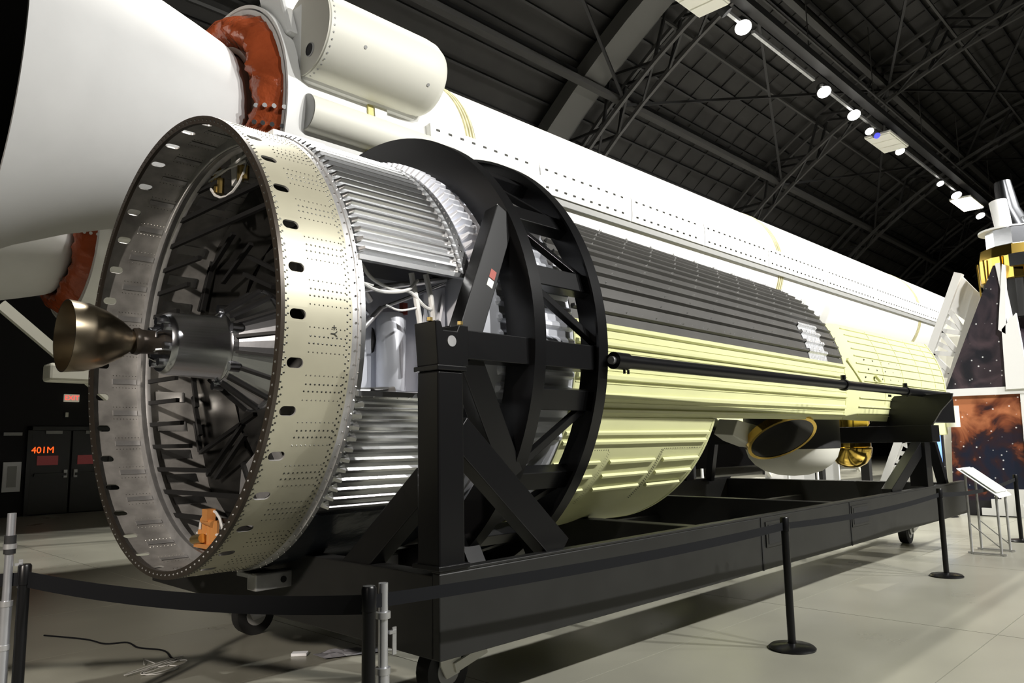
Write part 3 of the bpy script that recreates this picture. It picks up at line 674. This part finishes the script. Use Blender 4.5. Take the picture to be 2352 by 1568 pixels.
for a in angs+[75, 97]:
    p0, p1 = cylp(1.70, 1.70, a), cylp(2.42, 1.70, a)
    nn = cylp(0, 1, a)-cylp(0, 0, a)
    MB().beam(p0, p1, .15, .10, nn).build('ring_strut', B, cart, bevel=.006)
seq = [97, 75, 54, 34, 15.5, 0, -13.5, -34, -54, -75, -97]
for i in range(len(seq)-1):
    a, b = seq[i], seq[i+1]
    if (a, b) == (0, -13.5): continue
    for f in (lambda q: q, lambda q: 180-q):
        if a > 0 or b > 0: MB().beam(cylp(1.70, 1.72, f(a)-1), cylp(2.42, 1.72, f(b)+1), .06, .05, cylp(0, 1, f(a))-cylp(0, 0, 0)).build('ring_diagonal', B, cart, bevel=.004)
        else: MB().beam(cylp(2.42, 1.72, f(a)), cylp(1.70, 1.72, f(b)), .06, .05, cylp(0, 1, f(a))-cylp(0, 0, 0)).build('ring_diagonal', B, cart, bevel=.004)
# saddles from the ring down onto the cart deck
for s in (-1, 1):
    MB().beam((1.68, s*1.05, .95), (1.68, s*1.25, .60), .16, .16, (1, 0, 0)).build('ring_saddle', B, cart); MB().beam((2.42, s*1.05, .95), (2.42, s*1.25, .60), .16, .16, (1, 0, 0)).build('ring_saddle', B, cart)
# tie rod and rear support
for s in (-1, 1):
    tr = MB().tube([(2.45, s*1.88, 2.20), (10.8, s*1.88, 2.205)], .052, 16).build('tie_rod', B, cart)
    MB().tube([(2.44, s*1.88, 2.20), (2.60, s*1.88, 2.20)], .064, 16).build('rod_sleeve', B, tr); MB().tube([(2.41, s*1.88, 2.20), (2.445, s*1.88, 2.20)], .03, 12).build('rod_pin', M['frame'], tr)
    for x in (2.57, 2.62, 8.2, 8.26): MB().tube([(x, s*1.88, 2.14), (x, s*1.88, 2.11)], .010, 6).build('rod_bolt', B, tr)
    for x in (6.75, 8.85):
        MB().tube([(x-.03, s*1.88, 2.20), (x+.03, s*1.88, 2.20)], .066, 16).build('rod_clamp', B, tr); MB().tube([(x, s*1.88, 2.25), (x, s*1.88, 2.31)], .03, 8).build('clamp_knob', B, tr)
    y0 = -RY if s < 0 else RY-.22
    MB().box(9.22, 9.46, y0, y0+.22, .942, 1.53).build('rear_post', B, cart, bevel=.006)
    MB().beam((9.28, y0+.11, 1.46), (8.0, y0+.11, .90), .13, .17).build('rear_brace', B, cart, bevel=.006)
    MB().prism([(9.52, s*1.12, 1.76), (9.52, s*1.98, 1.76), (9.52, s*2.10, 1.95), (9.52, s*2.24, 2.10), (9.52, s*2.26, 2.18), (9.52, s*1.52, 2.18)], (.06, 0, 0)).build('cradle_plate', B, cart, bevel=.004)
    MB().box(9.58, 10.8, min(s*1.46, s*1.94), max(s*1.46, s*1.94), 1.80, 2.15).build('cradle_box', B, cart, bevel=.006)
MB().box(9.40, 9.75, -2.0, 2.0, 1.53, 1.76).build('rear_cross_beam', B, cart, bevel=.006)
for s in (-1, 1): MB().beam((10.2, s*1.7, 1.82), (10.2, s*1.87, .9), .12, .12).build('rear_leg', B, cart)
# casters
def caster(x, y, m_):
    f = MB().box(x-.11, x+.11, y-.10, y+.10, .40, .50).build('caster_mount', B, cart)
    MB().tube([(x, y-.06, .17), (x, y+.06, .17)], .17, 28).build('caster_tyre', M['rubber'], f); MB().tube([(x, y-.066, .17), (x, y+.066, .17)], .09, 20).build('caster_hub', M['greypaint'], f)
    for s in (-1, 1): MB().prism([(x-.09, y+s*.085-.008, .42), (x+.11, y+s*.085-.008, .42), (x+.07, y+s*.085-.008, .15), (x-.04, y+s*.085-.008, .13), (x-.09, y+s*.085-.008, .22)], (0, .016, 0)).build('caster_fork', M[m_], f, bevel=.004)
    MB().beam((x+.02, y-.10, .19), (x+.30, y-.10, .26), .02, .06).build('brake_lever', M[m_], f)
caster(1.36, 1.33, 'frame'); caster(1.36, -1.22, 'offwhite'); caster(10.7, -1.15, 'frame'); caster(10.7, 1.15, 'frame')

# ------------------------------------------------------------------ launcher with strap on boosters behind
TY, TZ, TR = 4.09, 5.66, 1.60
srb = empty('solid_rocket_booster', (15, TY, TZ-TR), 'long white solid rocket booster lying directly behind the satellite', 'rocket booster', 'white boosters of the launch vehicle')
cT = (TY, TZ)
def seg(x0, x1): return MB().lathe([(x0, TR-.06), (x0, TR), (x1, TR), (x1, TR-.06)], cT, n=96, closed=True).build('motor_segment', M['white'], srb)
seg(2.2, 5.05); seg(5.25, 14.9); seg(15.2, 25.2); seg(25.5, 33)
for x0, x1 in ((5.05, 5.25), (14.9, 15.2), (25.2, 25.5)):
    j = MB().lathe([(x0, TR-.05), (x0, TR-.012), (x1, TR-.012), (x1, TR-.05)], cT, n=96, closed=True).build('segment_joint', M['seam'], srb, label='cream painted segment joint')
    for q in (.2, .5, .8):
        x = x0+(x1-x0)*q; MB().lathe([(x-.012, TR-.02), (x-.012, TR+.012), (x+.012, TR+.012), (x+.012, TR-.02)], cT, n=96, closed=True).build('joint_band', M['seam'], j)
MB().lathe([(33, TR), (35, TR*.93), (37, TR*.72), (38.5, TR*.4), (39.2, .05)], cT, n=64).build('nose_cone', M['white'], srb)
MB().lathe([(2.20, 1.62), (2.20, 1.66), (2.32, 1.66), (2.5, 1.60)], cT, n=96).build('aft_flange', M['white'], srb, solid=.03)
MB().lathe([(3.34, TR+.002), (3.34, TR+.03), (3.42, TR+.03), (3.42, TR+.002)], cT, n=96, closed=True).build('aft_joint', M['gold_seam'], srb, label='mustard yellow joint strip')
MB().lathe([(3.43, TR), (3.43, TR+.045), (3.62, TR+.045), (3.62, TR)], cT, n=96, closed=True).build('aft_clevis', M['offwhite'], srb)
# red boot : crumpled torus between the flange and the nozzle
vs = []; fs = []; NA, NP = 150, 9
for j in range(NA):
    a = 2*pi*j/NA
    for i in range(NP):
        t = i/(NP-1); x = 2.28-.10*t-.30*sin(t*pi); r = 1.58-.50*t
        wob = .036*sin(9*a+3*t)+.018*sin(23*a-5*t)+.012*random.uniform(-1, 1)+.02*sin(41*a+8*t)
        r += wob*sin(pi*min(1, t+.15)); x += .6*wob
        vs.append((x, TY-r*cos(a), TZ+r*sin(a)))
for j in range(NA): fs += [(j*NP+i, j*NP+i+1, ((j+1) % NA)*NP+i+1, ((j+1) % NA)*NP+i) for i in range(NP-1)]
bt = MB().add(vs, fs, True).build('red_boot', M['red'], srb, solid=.02, label='crumpled rust red flexible boot')
bs = MB()
for a in list(range(-40, 60, 5)):
    for x, r in ((2.12, 1.56),): pass
for a in (-12, -3):
    for k in range(4): pass
gr = MB()
for a in (-13.5, -5.5):
    for x, r in ((2.20, 1.57), (2.11, 1.50), (2.03, 1.43), (1.97, 1.34)):
        p = Vector((x, TY-r*cos(radians(a)), TZ+r*sin(radians(a)))); nn = Vector((-.35, -cos(radians(a)), sin(radians(a)))).normalized(); e1 = nn.cross(Vector((0, 0, 1))).normalized(); e2 = nn.cross(e1)
        gr.prism(circle_pts(p, e1, e2, .028, 8), nn*.05)
gr.build('boot_studs', M['rivetb'], bt, kind='stuff')
MB().lathe([(2.08, 1.02), (2.08, 1.09), (2.14, 1.09), (2.14, 1.02)], cT, n=72, closed=True).build('boot_clamp_ring', M['offwhite'], srb)
MB().lathe([(1.35, .92), (1.9, 1.0), (2.3, 1.0)], cT, n=72).build('throat_housing', M['greypaint'], srb)
MB().lathe([(2.02, .96), (2.0, 1.06), (1.94, 1.12), (1.85, 1.16), (1.5, 1.26), (1.0, 1.39), (.5, 1.55), (0, 1.76), (-.48, 2.03), (-.48, 1.98), (.5, 1.50), (1.5, 1.2), (2.02, .93)], (TY, TZ-.07), n=96).build('nozzle_cone', M['whitenoz'], srb, label='huge white nozzle cone')
MB().lathe([(-.46, 1.97), (.5, 1.48), (1.5, 1.0), (1.6, .0)], (TY, TZ-.07), n=96).build('nozzle_liner', M['wall'], srb)
# raceway tunnel along the near side and its rounded start
for x0, x1 in ((2.46, 6.48), (6.5, 8.9), (8.92, 11.4), (11.42, 14.2), (14.22, 17.5), (17.52, 21), (21.02, 26), (26.02, 31)):
    big = x0 < 3
    if big:
        MB().lathe([(x0, .02), (x0, .22), (x1, .22), (x1, .02)], (TY-TR-.0, TZ-.13), n=32, closed=True).build('raceway_tube', M['offwhite'], srb)
        MB().lathe([(x0-.006, .0), (x0-.006, .215)], (TY-TR, TZ-.13), n=32).build('tube_end', M['greypaint'], srb)
    h = MB().lathe([(x0 if not big else 4.3, TR), (x0 if not big else 4.3, TR+.10), (x1, TR+.10), (x1, TR)], cT, -6.5, 9.0, 5, closed=True).build('raceway_cover', M['white'], srb)
    bt_ = MB()
    xa = x0+.12 if not big else 4.4
    nn_ = int((x1-xa)/.22)
    for k in range(nn_):
        for a in (6.3, -3.2):
            x = xa+.22*k
            bt_.lathe([(x, TR+.09), (x, TR+.108), (x+.06, TR+.108), (x+.06, TR+.09)], cT, a-.45, a+.45, 1, closed=True)
    bt_.build('cover_fasteners', M['rivet'], h, kind='stuff')
MB().lathe([(4.3, TR), (4.3, TR+.07), (31, TR+.07), (31, TR)], cT, -10.2, -6.6, 2, closed=True).build('raceway_shade_strip', M['greypaint'], srb, label='grey strip painted as the shaded underside of the raceway')  # shade on the underside of the cover, put in as a grey strip
# side tank on the upper near quarter
tk = (2.39, 6.456); TK = .513
MB().lathe([(2.40, .0), (2.40, TK-.02), (2.42, TK), (3.95, TK), (4.10, TK*.97), (4.2, TK*.88), (4.26, TK*.7), (4.28, 0)], tk, n=72).build('side_tank', M['offwhite'], srb, label='cream side tank')
MB().lathe([(2.385, .0), (2.385, TK+.004), (2.40, TK+.004)], tk, n=72).build('tank_end_disc', M['disc'], srb)
p = Vector((2.385, 2.28, 6.20))
MB().lathe([(2.37, .075), (2.375, .085), (2.388, .085)], (p.y, p.z), n=24).build('tank_port', M['greypaint'], srb); MB().lathe([(2.378, .0), (2.378, .072)], (p.y, p.z), n=24).build('tank_port_hole', M['wall'], srb)
tr_ = MB()
for k in range(40):
    a = radians(k*9); q = Vector((2.46, tk[0]-(TK+.001)*cos(a), tk[1]+(TK+.001)*sin(a))); nn = Vector((0, -cos(a), sin(a))); e2 = nn.cross(Vector((1, 0, 0)))
    tr_.prism([q+(Vector((1, 0, 0))*cos(t)+e2*sin(t))*.012 for t in (i*pi/3 for i in range(6))], nn*.004)
tr_.build('tank_rivets', M['greypaint'], srb, kind='stuff')
for x, a in ((2.9, -20), (3.9, -34)):
    a = radians(a); q = Vector((x, tk[0]-TK*cos(a), tk[1]+TK*sin(a))); nn = Vector((0, -cos(a), sin(a))); e2 = nn.cross(Vector((1, 0, 0)))
    MB().prism(circle_pts(q, (1, 0, 0), e2, .022, 12), nn*.006).build('tank_plug', M['greypaint'], srb)
MB().box(2.85, 4.05, 2.26, 3.2, 5.98, 6.03).build('tank_cradle', M['red'], srb); MB().box(2.38, 4.1, 2.45, 3.4, 5.9, 6.9).build('tank_fairing', M['white'], srb, bevel=.05)
MB().prism([(2.27, 2.55, 6.5), (2.55, 2.55, 6.5), (2.55, 3.0, 7.6), (2.27, 3.0, 7.6)], (0, .5, 0)).build('aft_shroud', M['white'], srb, bevel=.04)
b2 = copy_tree(srb, None, (0, 6.2, 0)); b2['label'] = 'white twin booster hidden behind the nearer one, only nozzle and red boot showing'
sp_ = empty('booster_support', (6, 7.2, 0), 'cream steel support frame slanting down to the floor behind the satellite', 'support stand')
for x in (.9, 12, 22, 31):
    MB().beam((x, 9.0 if x < 2 else 8.6, 3.95 if x < 2 else 4.2), (x+4.6, 9.0 if x < 2 else 8.6, .06), .14, .16).build('slanting_strut', M['offwhite'], sp_)
    MB().box(x+4.4, x+4.9, 8.6, 9.4, 0, .08).build('strut_foot', M['offwhite'], sp_)
    if x > 2:
        for y in (3.4, 4.8, 9.6, 11.0): MB().box(x-.12, x+.12, y-.12, y+.12, 0, 4.25).build('support_column', M['steel'], sp_)
        MB().box(x-.15, x+.15, 3.0, 11.4, 4.0, 4.2).build('saddle_beam', M['steel'], sp_)
MB().box(1.6, 2.3, 8.8, 9.2, 2.75, 3.05).build('strut_joint', M['offwhite'], sp_, bevel=.05)

# ------------------------------------------------------------------ barrier stanchions, belts
def stanchion(loc, label, grp='barrier stanchions round the exhibit', h=1.0):
    r = empty('stanchion', loc, label, 'stanchion', grp)
    x, y, _ = loc
    MB().lathez([(.0, .0), (.175, .0), (.178, .012), (.16, .028), (.05, .04), (.034, .045)], (x, y), 40).build('base', M['black'], r)
    MB().lathez([(.030, .03), (.030, h-.11), (.034, h-.108), (.034, h-.01), (.028, h), (0, h)], (x, y), 24).build('post', M['black'], r)
    return r
S = {'a': (-.80, -.2, 0), 'b': (.03, -2.28, 0), 'c': (3.89, -2.42, 0), 'd': (7.98, -2.42, 0), 'e': (11.86, -2.42, 0)}
labs = {'a': 'black stanchion at the far left edge beside a chrome pole', 'b': 'black stanchion with a bare aluminium pole standing against it near the cart corner', 'c': 'lone black round based stanchion in front of the long cart rail', 'd': 'black stanchion just left of the slanted sign', 'e': 'black stanchion by the right edge before the nebula print'}
for k, v in S.items(): stanchion(v, labs[k])
stanchion((15.2, -.55, 0), 'small distant black stanchion behind the legs of the slanted sign')
def belt(p, q, z0, z1, sag, name_label, w=.05):
    n = 16; vs = []; fs = []
    for i in range(n+1):
        t = i/n; c = Vector(p).lerp(Vector(q), t); z = z0+(z1-z0)*t-sag*4*t*(1-t)
        for dz in (-w/2, w/2): vs.append((c.x, c.y, z+dz))
    for i in range(n): fs.append((2*i, 2*i+1, 2*i+3, 2*i+2))
    tag(MB().add(vs, fs).build('barrier_belt', M['belt'], solid=.003, offset=0), name_label, 'belt', 'belts between the stanchions')
belt((-.80, -.2), (.03, -2.28), .92, .92, .05, 'dark belt sagging under the open end of the satellite', .085)
belt((.03, -2.28), (3.89, -2.42), .93, .93, .03, 'dark belt running along the near end of the cart rail', .06)
belt((3.89, -2.42), (7.98, -2.42), .93, .93, .04, 'dark belt along the middle of the cart rail')
belt((7.98, -2.42), (11.86, -2.42), .93, .93, .06, 'belt crossing behind the slanted sign at the right')
belt((-.80, -.2), (-2.6, 1.2), .92, .95, .02, 'short belt leaving the left edge of the picture', .07)
# aluminium poles
def pole(x, y, h, label, m_='pole'):
    r = empty('telescopic_pole', (x, y, 0), label, 'pole', 'bare poles beside the stanchions')
    MB().tube([(x, y, .02), (x, y, h*.62)], .030, 20).build('lower_tube', M[m_], r); MB().tube([(x, y, h*.6), (x, y, h)], .022, 20).build('upper_tube', M[m_], r)
    for z in (h*.44, h*.62, h*.86): MB().tube([(x, y, z-.014), (x, y, z+.014)], .034, 20).build('collar', M['frame'], r)
    MB().tube([(x, y, .0), (x, y, .03)], .025, 20).build('foot_cap', M['frame'], r)
    MB().beam((x+.025, y-.01, h*.78), (x+.06, y-.01, h*.78), .015, .015).build('clamp', M['frame'], r); MB().beam((x+.055, y-.01, h*.80), (x+.055, y-.01, h*.68), .008, .02).build('clamp_plate', M['frame'], r)
    return r
pole(.115, -2.27, 1.0, 'bright aluminium telescopic pole right beside the stanchion near the cart corner')
pole(-.87, -.16, 1.28, 'slim chrome pole with a black sleeve behind the leftmost stanchion')
MB().tube([(-.87, -.16, 1.06), (-.87, -.16, 1.16)], .03, 16).build('black_sleeve', M['rubber'], [o for o in bpy.data.objects if o.name == 'telescopic_pole.001'][0])

# ------------------------------------------------------------------ clutter on the floor
tag(MB().tube(spline([(.10, 2.7, .006), (.30, 2.25, .006), (.36, 1.95, .006), (.50, 1.85, .006), (.50, 1.6, .006), (.60, 1.35, .006), (.56, 1.1, .006), (.55, .95, .006)]), .007, 5).build('loose_wire', M['belt']), 'dark cord lying loose on the floor under the open end', 'cord')
cw = MB()
for q in range(4):
    pts = []
    for i in range(30):
        t = i/29*2*pi; pts.append((.36+.06*sin(q)+(.16+.03*q)*cos(t)*(1 if q % 2 else .8), .80+.04*q+.10*sin(t+q*.6), .006+.004*q))
    cw.tube(pts, .0035, 5)
cw.tube([(.40, 1.0, .01), (.36, 1.12, .03), (.33, 1.02, .01)], .0035, 5)
tag(cw.build('white_wire_coil', M['cable']), 'loose coil of thin white wire on the floor', 'wire')
tag(MB().beam((1.22, .42, .012), (1.31, .34, .012), .075, .022).build('white_card', M['paper'], bevel=.003), 'small white card lying on the floor beside crumpled plastic', 'card')
vs = []; fs = []
for i in range(10):
    for j in range(6): vs.append((1.32+.05*i, .28-.035*j-.02*i, .012+.03*random.random()*(1 if 0 < i < 9 and 0 < j < 5 else 0)))
for i in range(9): fs += [(i*6+j, i*6+j+1, i*6+7+j, i*6+6+j) for j in range(5)]
tag(MB().add(vs, fs).build('plastic_sheet', M['plastic'], solid=.003, offset=1), 'crumpled clear plastic sheet on the floor', 'plastic')
tag(MB().tube([(1.5, .22, .008), (1.75, 0, .008), (2.0, -.3, .008), (2.3, -.5, .008)], .005, 5).build('pale_wire', M['cable']), 'pale cord on the floor running under the cart', 'cord')

# ------------------------------------------------------------------ slanted sign
sg = empty('slanted_sign', (10.3, -2.3, 0), 'slanted white reading panel on slim metal legs beside the cart', 'sign')
pl = [(9.95, -2.13, 1.13), (10.65, -2.13, 1.13), (10.65, -2.60, .77), (9.95, -2.60, .77)]
MB().prism(pl, (0, .02, .03)).build('panel', M['white'], sg, bevel=.004)
MB().prism([(10.0, -2.16, 1.146), (10.6, -2.16, 1.146), (10.6, -2.56, .838), (10.0, -2.56, .838)], (0, -.004, .006)).build('printed_face', M['label'], sg)
for x, y, h in ((10.05, -2.19, 1.07), (10.55, -2.19, 1.07), (10.05, -2.54, .80), (10.55, -2.54, .80)): MB().tube([(x, y, 0), (x, y, h)], .017, 12).build('leg', M['frame'], sg)
for x in (10.05, 10.55):
    MB().beam((x, -2.19, .42), (x, -2.54, .1), .012, .012).build('cross_tie', M['frame'], sg); MB().beam((x, -2.14, .02), (x, -2.6, .02), .03, .02).build('foot', M['frame'], sg)

# ------------------------------------------------------------------ warning satellite on its printed tower
tw = empty('display_tower', (16, -1.6, 0), 'tall tapering display tower of starry prints in white frames', 'display tower')
MB().prism([(15.8, -.55, 2.55), (15.8, -1.90, 2.55), (15.8, -1.67, 5.03), (15.8, -1.62, 5.03)], (.06, 0, 0)).build('star_print', M['stars'], tw)
MB().prism([(15.8, -.50, .30), (15.8, -1.80, .30), (15.8, -1.86, 2.42), (15.8, -.62, 2.42)], (.06, 0, 0)).build('nebula_print', M['nebula'], tw)
MB().beam((15.79, -.55, 2.49), (15.79, -2.6, 2.47), .10, .15).build('white_band', M['white'], tw)
MB().beam((15.80, -1.90, .06), (15.80, -1.94, 2.5), .14, .10, (1, 0, 0)).build('white_frame', M['white'], tw); MB().beam((15.80, -1.95, 2.5), (15.80, -1.72, 5.06), .10, .10, (1, 0, 0)).build('white_frame', M['white'], tw)
MB().prism([(15.9, -1.95, .1), (17.2, -2.9, .1), (17.0, -2.6, 2.6), (16.4, -1.85, 5.0), (15.9, -1.75, 5.0)], (0, -.05, 0)).build('side_print', M['stars'], tw)
MB().prism([(15.7, -1.62, 3.7), (15.7, -1.74, 3.6), (15.7, -1.86, 4.98), (15.7, -1.80, 5.02)], (.15, 0, 0)).build('white_spike', M['white'], tw)
MB().prism([(15.7, -1.65, 2.5), (15.7, -2.05, 2.5), (15.7, -1.95, 4.0), (15.7, -1.68, 3.7)], (.10, 0, 0)).build('white_gusset', M['white'], tw)
for i, (y0, y1, z1) in enumerate(((-1.02, -1.20, .16), (-1.20, -1.38, .34), (-1.38, -1.90, .54))): MB().box(15.72, 15.79, y1, y0, 0.02, z1).build('white_step', M['white'], tw)
MB().box(15.80, 17.2, -2.6, -.45, 0, .30).build('tower_plinth', M['wall'], tw)
MB().box(16.3, 16.8, -2.2, -1.75, .3, 4.7).build('tower_core', M['wall'], tw)
for y in (-.62, -1.62): MB().prism([(15.70, y, .0), (15.70, y-.16, .0), (15.70, y-.12, .26), (15.70, y-.04, .26)], (.04, 0, 0)).build('floor_bracket', M['white'], tw)
ws = empty('warning_satellite', (16.5, -2.0, 4.7), 'gold and silver warning satellite with a telescope tube, standing on the printed tower', 'satellite')
cx, cy = 16.5, -1.98
MB().lathez([(0, 3.95), (.68, 3.95), (.72, 4.72)], (cx, cy), 12, sm=False).build('dark_skirt', M['strap'], ws)
MB().lathez([(.72, 4.72), (.76, 4.74), (.76, 5.2), (.72, 5.42), (.6, 5.46), (0, 5.46)], (cx, cy), 12, sm=False).build('gold_body', M['gold'], ws)
for k in range(12):
    a = pi/6*k+.26; MB().beam((cx+.735*cos(a), cy+.735*sin(a), 4.0), (cx+.775*cos(a), cy+.775*sin(a), 5.2), .03, .03).build('gold_trim', M['gold'], ws)
MB().lathez([(0, 5.44), (.58, 5.44), (.58, 5.80), (.56, 5.82), (0, 5.82)], (cx, cy), 10, sm=False).build('silver_drum', M['chrome'], ws)
MB().lathez([(0, 5.80), (.55, 5.82), (.55, 5.86), (.3, 5.90), (0, 5.90)], (cx+.0, cy+.16), 32).build('white_disc', M['white'], ws)
MB().tube([(cx-.1, cy+.20, 5.88), (cx-.05, cy+.28, 6.50)], .17, 24).build('white_tube', M['white'], ws)
MB().tube([(cx+.1, cy, 5.88), (cx+.12, cy+.14, 6.30), (cx+.14, cy+.20, 6.95)], .20, 24, rs=[.26, .22, .16]).build('telescope_tube', M['chrome'], ws)
for y in (-.25, -.5): MB().lathez([(.06, 5.88), (.10, 6.1), (.12, 6.1)], (cx, cy+y), 16).build('star_tracker', M['white'], ws)
MB().box(cx-.82, cx-.76, cy-.30, cy+.05, 4.95, 5.2).build('instrument_panel', M['chrome'], ws)
# leaning white lattice boom behind the tail
bm_ = empty('lattice_boom', (17, .9, 0), 'white perforated lattice beam leaning behind the tail of the satellite', 'lattice')
def Lr(y, z): return Vector((17.0, y, z))
La, Lb = Lr(1.45, -.1+.1), Lr(-.72, 5.20); Ra, Rb = Lr(.62, 0.), Lr(-1.05, 4.72)
MB().beam(La, Lb, .16, .20, (1, 0, 0)).build('chord', M['white'], bm_); MB().beam(Ra, Rb, .16, .13, (1, 0, 0)).build('chord', M['white'], bm_)
MB().prism([Lb, Rb, Ra.lerp(Rb, .86), La.lerp(Lb, .86)], (.12, 0, 0)).build('top_plate', M['white'], bm_, bevel=.01)
n = 18
for i in range(n):
    t0, t1 = i/n*.86, (i+1)/n*.86
    if i % 2 == 0: MB().beam(La.lerp(Lb, t0), Ra.lerp(Rb, t1), .10, .08, (1, 0, 0)).build('lacing', M['white'], bm_)
    else: MB().beam(Ra.lerp(Rb, t0), La.lerp(Lb, t1), .10, .08, (1, 0, 0)).build('lacing', M['white'], bm_)
    if i % 2 == 0: MB().beam(La.lerp(Lb, t1), Ra.lerp(Rb, t1), .10, .05, (1, 0, 0)).build('lacing', M['white'], bm_)
# pale fairing behind the boom
fa = MB().lathez([(0, 0), (.9, .0), (.9, 1.2), (.78, 2.6), (.5, 3.9), (.15, 4.6), (0, 4.65)], (18.4, -.35), 14, sm=False).build('faceted_shroud', M['offwhite'], origin=(18.4, -.35, 0))
tag(fa, 'pale faceted shroud standing behind the white lattice beam', 'shroud')
# dim things seen through under the satellite
pt = empty('display_board', (22, 6, 0), 'three pale display boards far behind the cart seen below the mirrors', 'display board')
for i, y in enumerate((5.0, 6.3, 7.6)): MB().box(24+1.2*i, 24.08+1.2*i, y, y+1.2, .05, 1.5).build('screen_panel', M['white'], pt, bevel=.01)
MB().box(23.9, 26.8, 4.9, 9.0, 0, .06).build('screen_foot', M['greypaint'], pt)
ks = empty('touch_screen', (19, 1.2, 0), 'slim kiosk with a glowing blue screen right of the rear support', 'kiosk')
MB().box(15.95, 16.05, -.36, -.18, 0, 2.0).build('housing', M['wall'], ks); MB().box(15.93, 15.955, -.33, -.21, .9, 1.9).build('screen', M['screen'], ks)
for i, (x, y) in enumerate(((17.8, 3.9), (20.6, 4.3), (14.6, 4.6))):
    r = empty('floor_light_pole', (x, y, 0), ['thin white pole under the white bowl, far behind', 'thin white pole under the gold canister, far behind', 'thin white pole left of the belly shell opening, far behind'][i], 'pole', 'white poles far behind the cart')
    MB().tube([(x, y, .03), (x, y, .92)], .035, 12).build('tube', M['white'], r); MB().tube([(x, y, 0), (x, y, .03)], .15, 16).build('base', M['greypaint'], r)

# ------------------------------------------------------------------ track of ceiling lamps
tk_ = empty('lighting_track', (30, 4.5, 13.6), 'long lighting track hung under the dark vault, carrying the bright lamps', 'lighting track')
for x0, x1 in ((6, 17.9), (18.6, 23), (23.6, 30.5), (31, 40), (40.4, 60)):
    MB().beam((x0, 4.5, 13.72), (x1, 4.5, 13.72), .10, .10).build('track_bar', M['frame'], tk_)
MB().beam((2, 4.2, 14.1), (60, 4.2, 14.1), .34, .24).build('track_girder', M['steel'], tk_); MB().beam((2, 4.0, 14.45), (60, 4.0, 14.45), .06, .06).build('track_cable', M['steel2'], tk_)
for x in range(4, 60, 6):
    MB().beam((x, 4.2, 14.2), (x, 4.2, 17.5), .03, .03).build('hanger_rod', M['steel2'], tk_)
cpos = Vector((-2.04, -5.2, 1.62))
for i, (x, z, r, big) in enumerate(((18.0, 13.62, .26, 1), (23.85, 13.55, .25, 1), (26.6, 13.55, .25, 1), (28.14, 13.36, .17, 0), (31.72, 13.52, .20, 0), (37.4, 13.45, .17, 0), (40.1, 13.48, .26, 0), (44.65, 13.36, .24, 0))):
    d = ['brightest near end of the track', 'second large lamp from the upper end', 'third large lamp along the track', 'small lamp beside the blue one', 'lamp just below the cream light panel', 'small lamp further down the track', 'lamp just above the glowing long fixture', 'last small lamp beyond the glowing fixture'][i]
    h = empty('spot_lamp', (x, 4.5, z), 'round glowing spot lamp, '+d, 'lamp', 'spot lamps on the ceiling track')
    dirn = Vector((-.35, -.45, -1)).normalized(); p = Vector((x, 4.5, z))
    MB().tube([p-dirn*.32, p-dirn*.02], r*.95, 20, rs=[r*.7, r*.98]).build('lamp_housing', M['steel2'], h)
    e1 = dirn.cross(Vector((1, 0, 0))).normalized(); e2 = dirn.cross(e1)
    MB().prism(circle_pts(p-dirn*.02, e1, e2, r*.92, 24), dirn*.03).build('lamp_lens', M['lamp'], h)
    MB().beam(p-dirn*.3, (x, 4.5, 13.72), .05, .05).build('lamp_yoke', M['steel2'], h)
def panel_light(name, x0, x1, label, lens):
    r = empty(name, ((x0+x1)/2, 4.5, 13.4), label, 'lamp')
    MB().box(x0, x1, 4.0, 5.0, 13.45, 13.55).build('fixture_body', M['offwhite'], r, bevel=.02)
    for k in range(3):
        w_ = (x1-x0)/3; MB().box(x0+w_*k+.04, x0+w_*(k+1)-.04, 4.05, 4.95, 13.41, 13.45).build('louvre', M[lens], r)
panel_light('ceiling_panel_light', 29.0, 31.2, 'cream three part panel light, unlit, on the ceiling track', 'offwhite')
panel_light('ceiling_panel_light', 40.7, 43.3, 'long fixture glowing warm white above the distant satellite', 'lampwarm')
panel_light('ceiling_panel_light', 14.6, 16.3, 'cream panel light cut by the top edge of the picture', 'offwhite')
bl_ = empty('blue_lamp', (28.6, 4.5, 13.35), 'little blue lamp beside the cream panel light', 'lamp')
MB().tube([(28.6, 4.5, 13.5), (28.6, 4.4, 13.3)], .14, 16).build('lamp_housing', M['steel2'], bl_); MB().tube([(28.58, 4.39, 13.30), (28.56, 4.36, 13.26)], .12, 16).build('lamp_lens', M['lampblue'], bl_)
dk = empty('dark_lamp', (16.7, 4.5, 13.7), 'black unlit spot lamp near the top edge of the picture', 'lamp')
MB().tube([(16.6, 4.5, 13.75), (16.75, 4.35, 13.5)], .18, 16).build('lamp_housing', M['rubber'], dk); MB().beam((16.6, 4.5, 13.75), (16.6, 4.5, 14.0), .04, .04).build('lamp_yoke', M['pole'], dk)
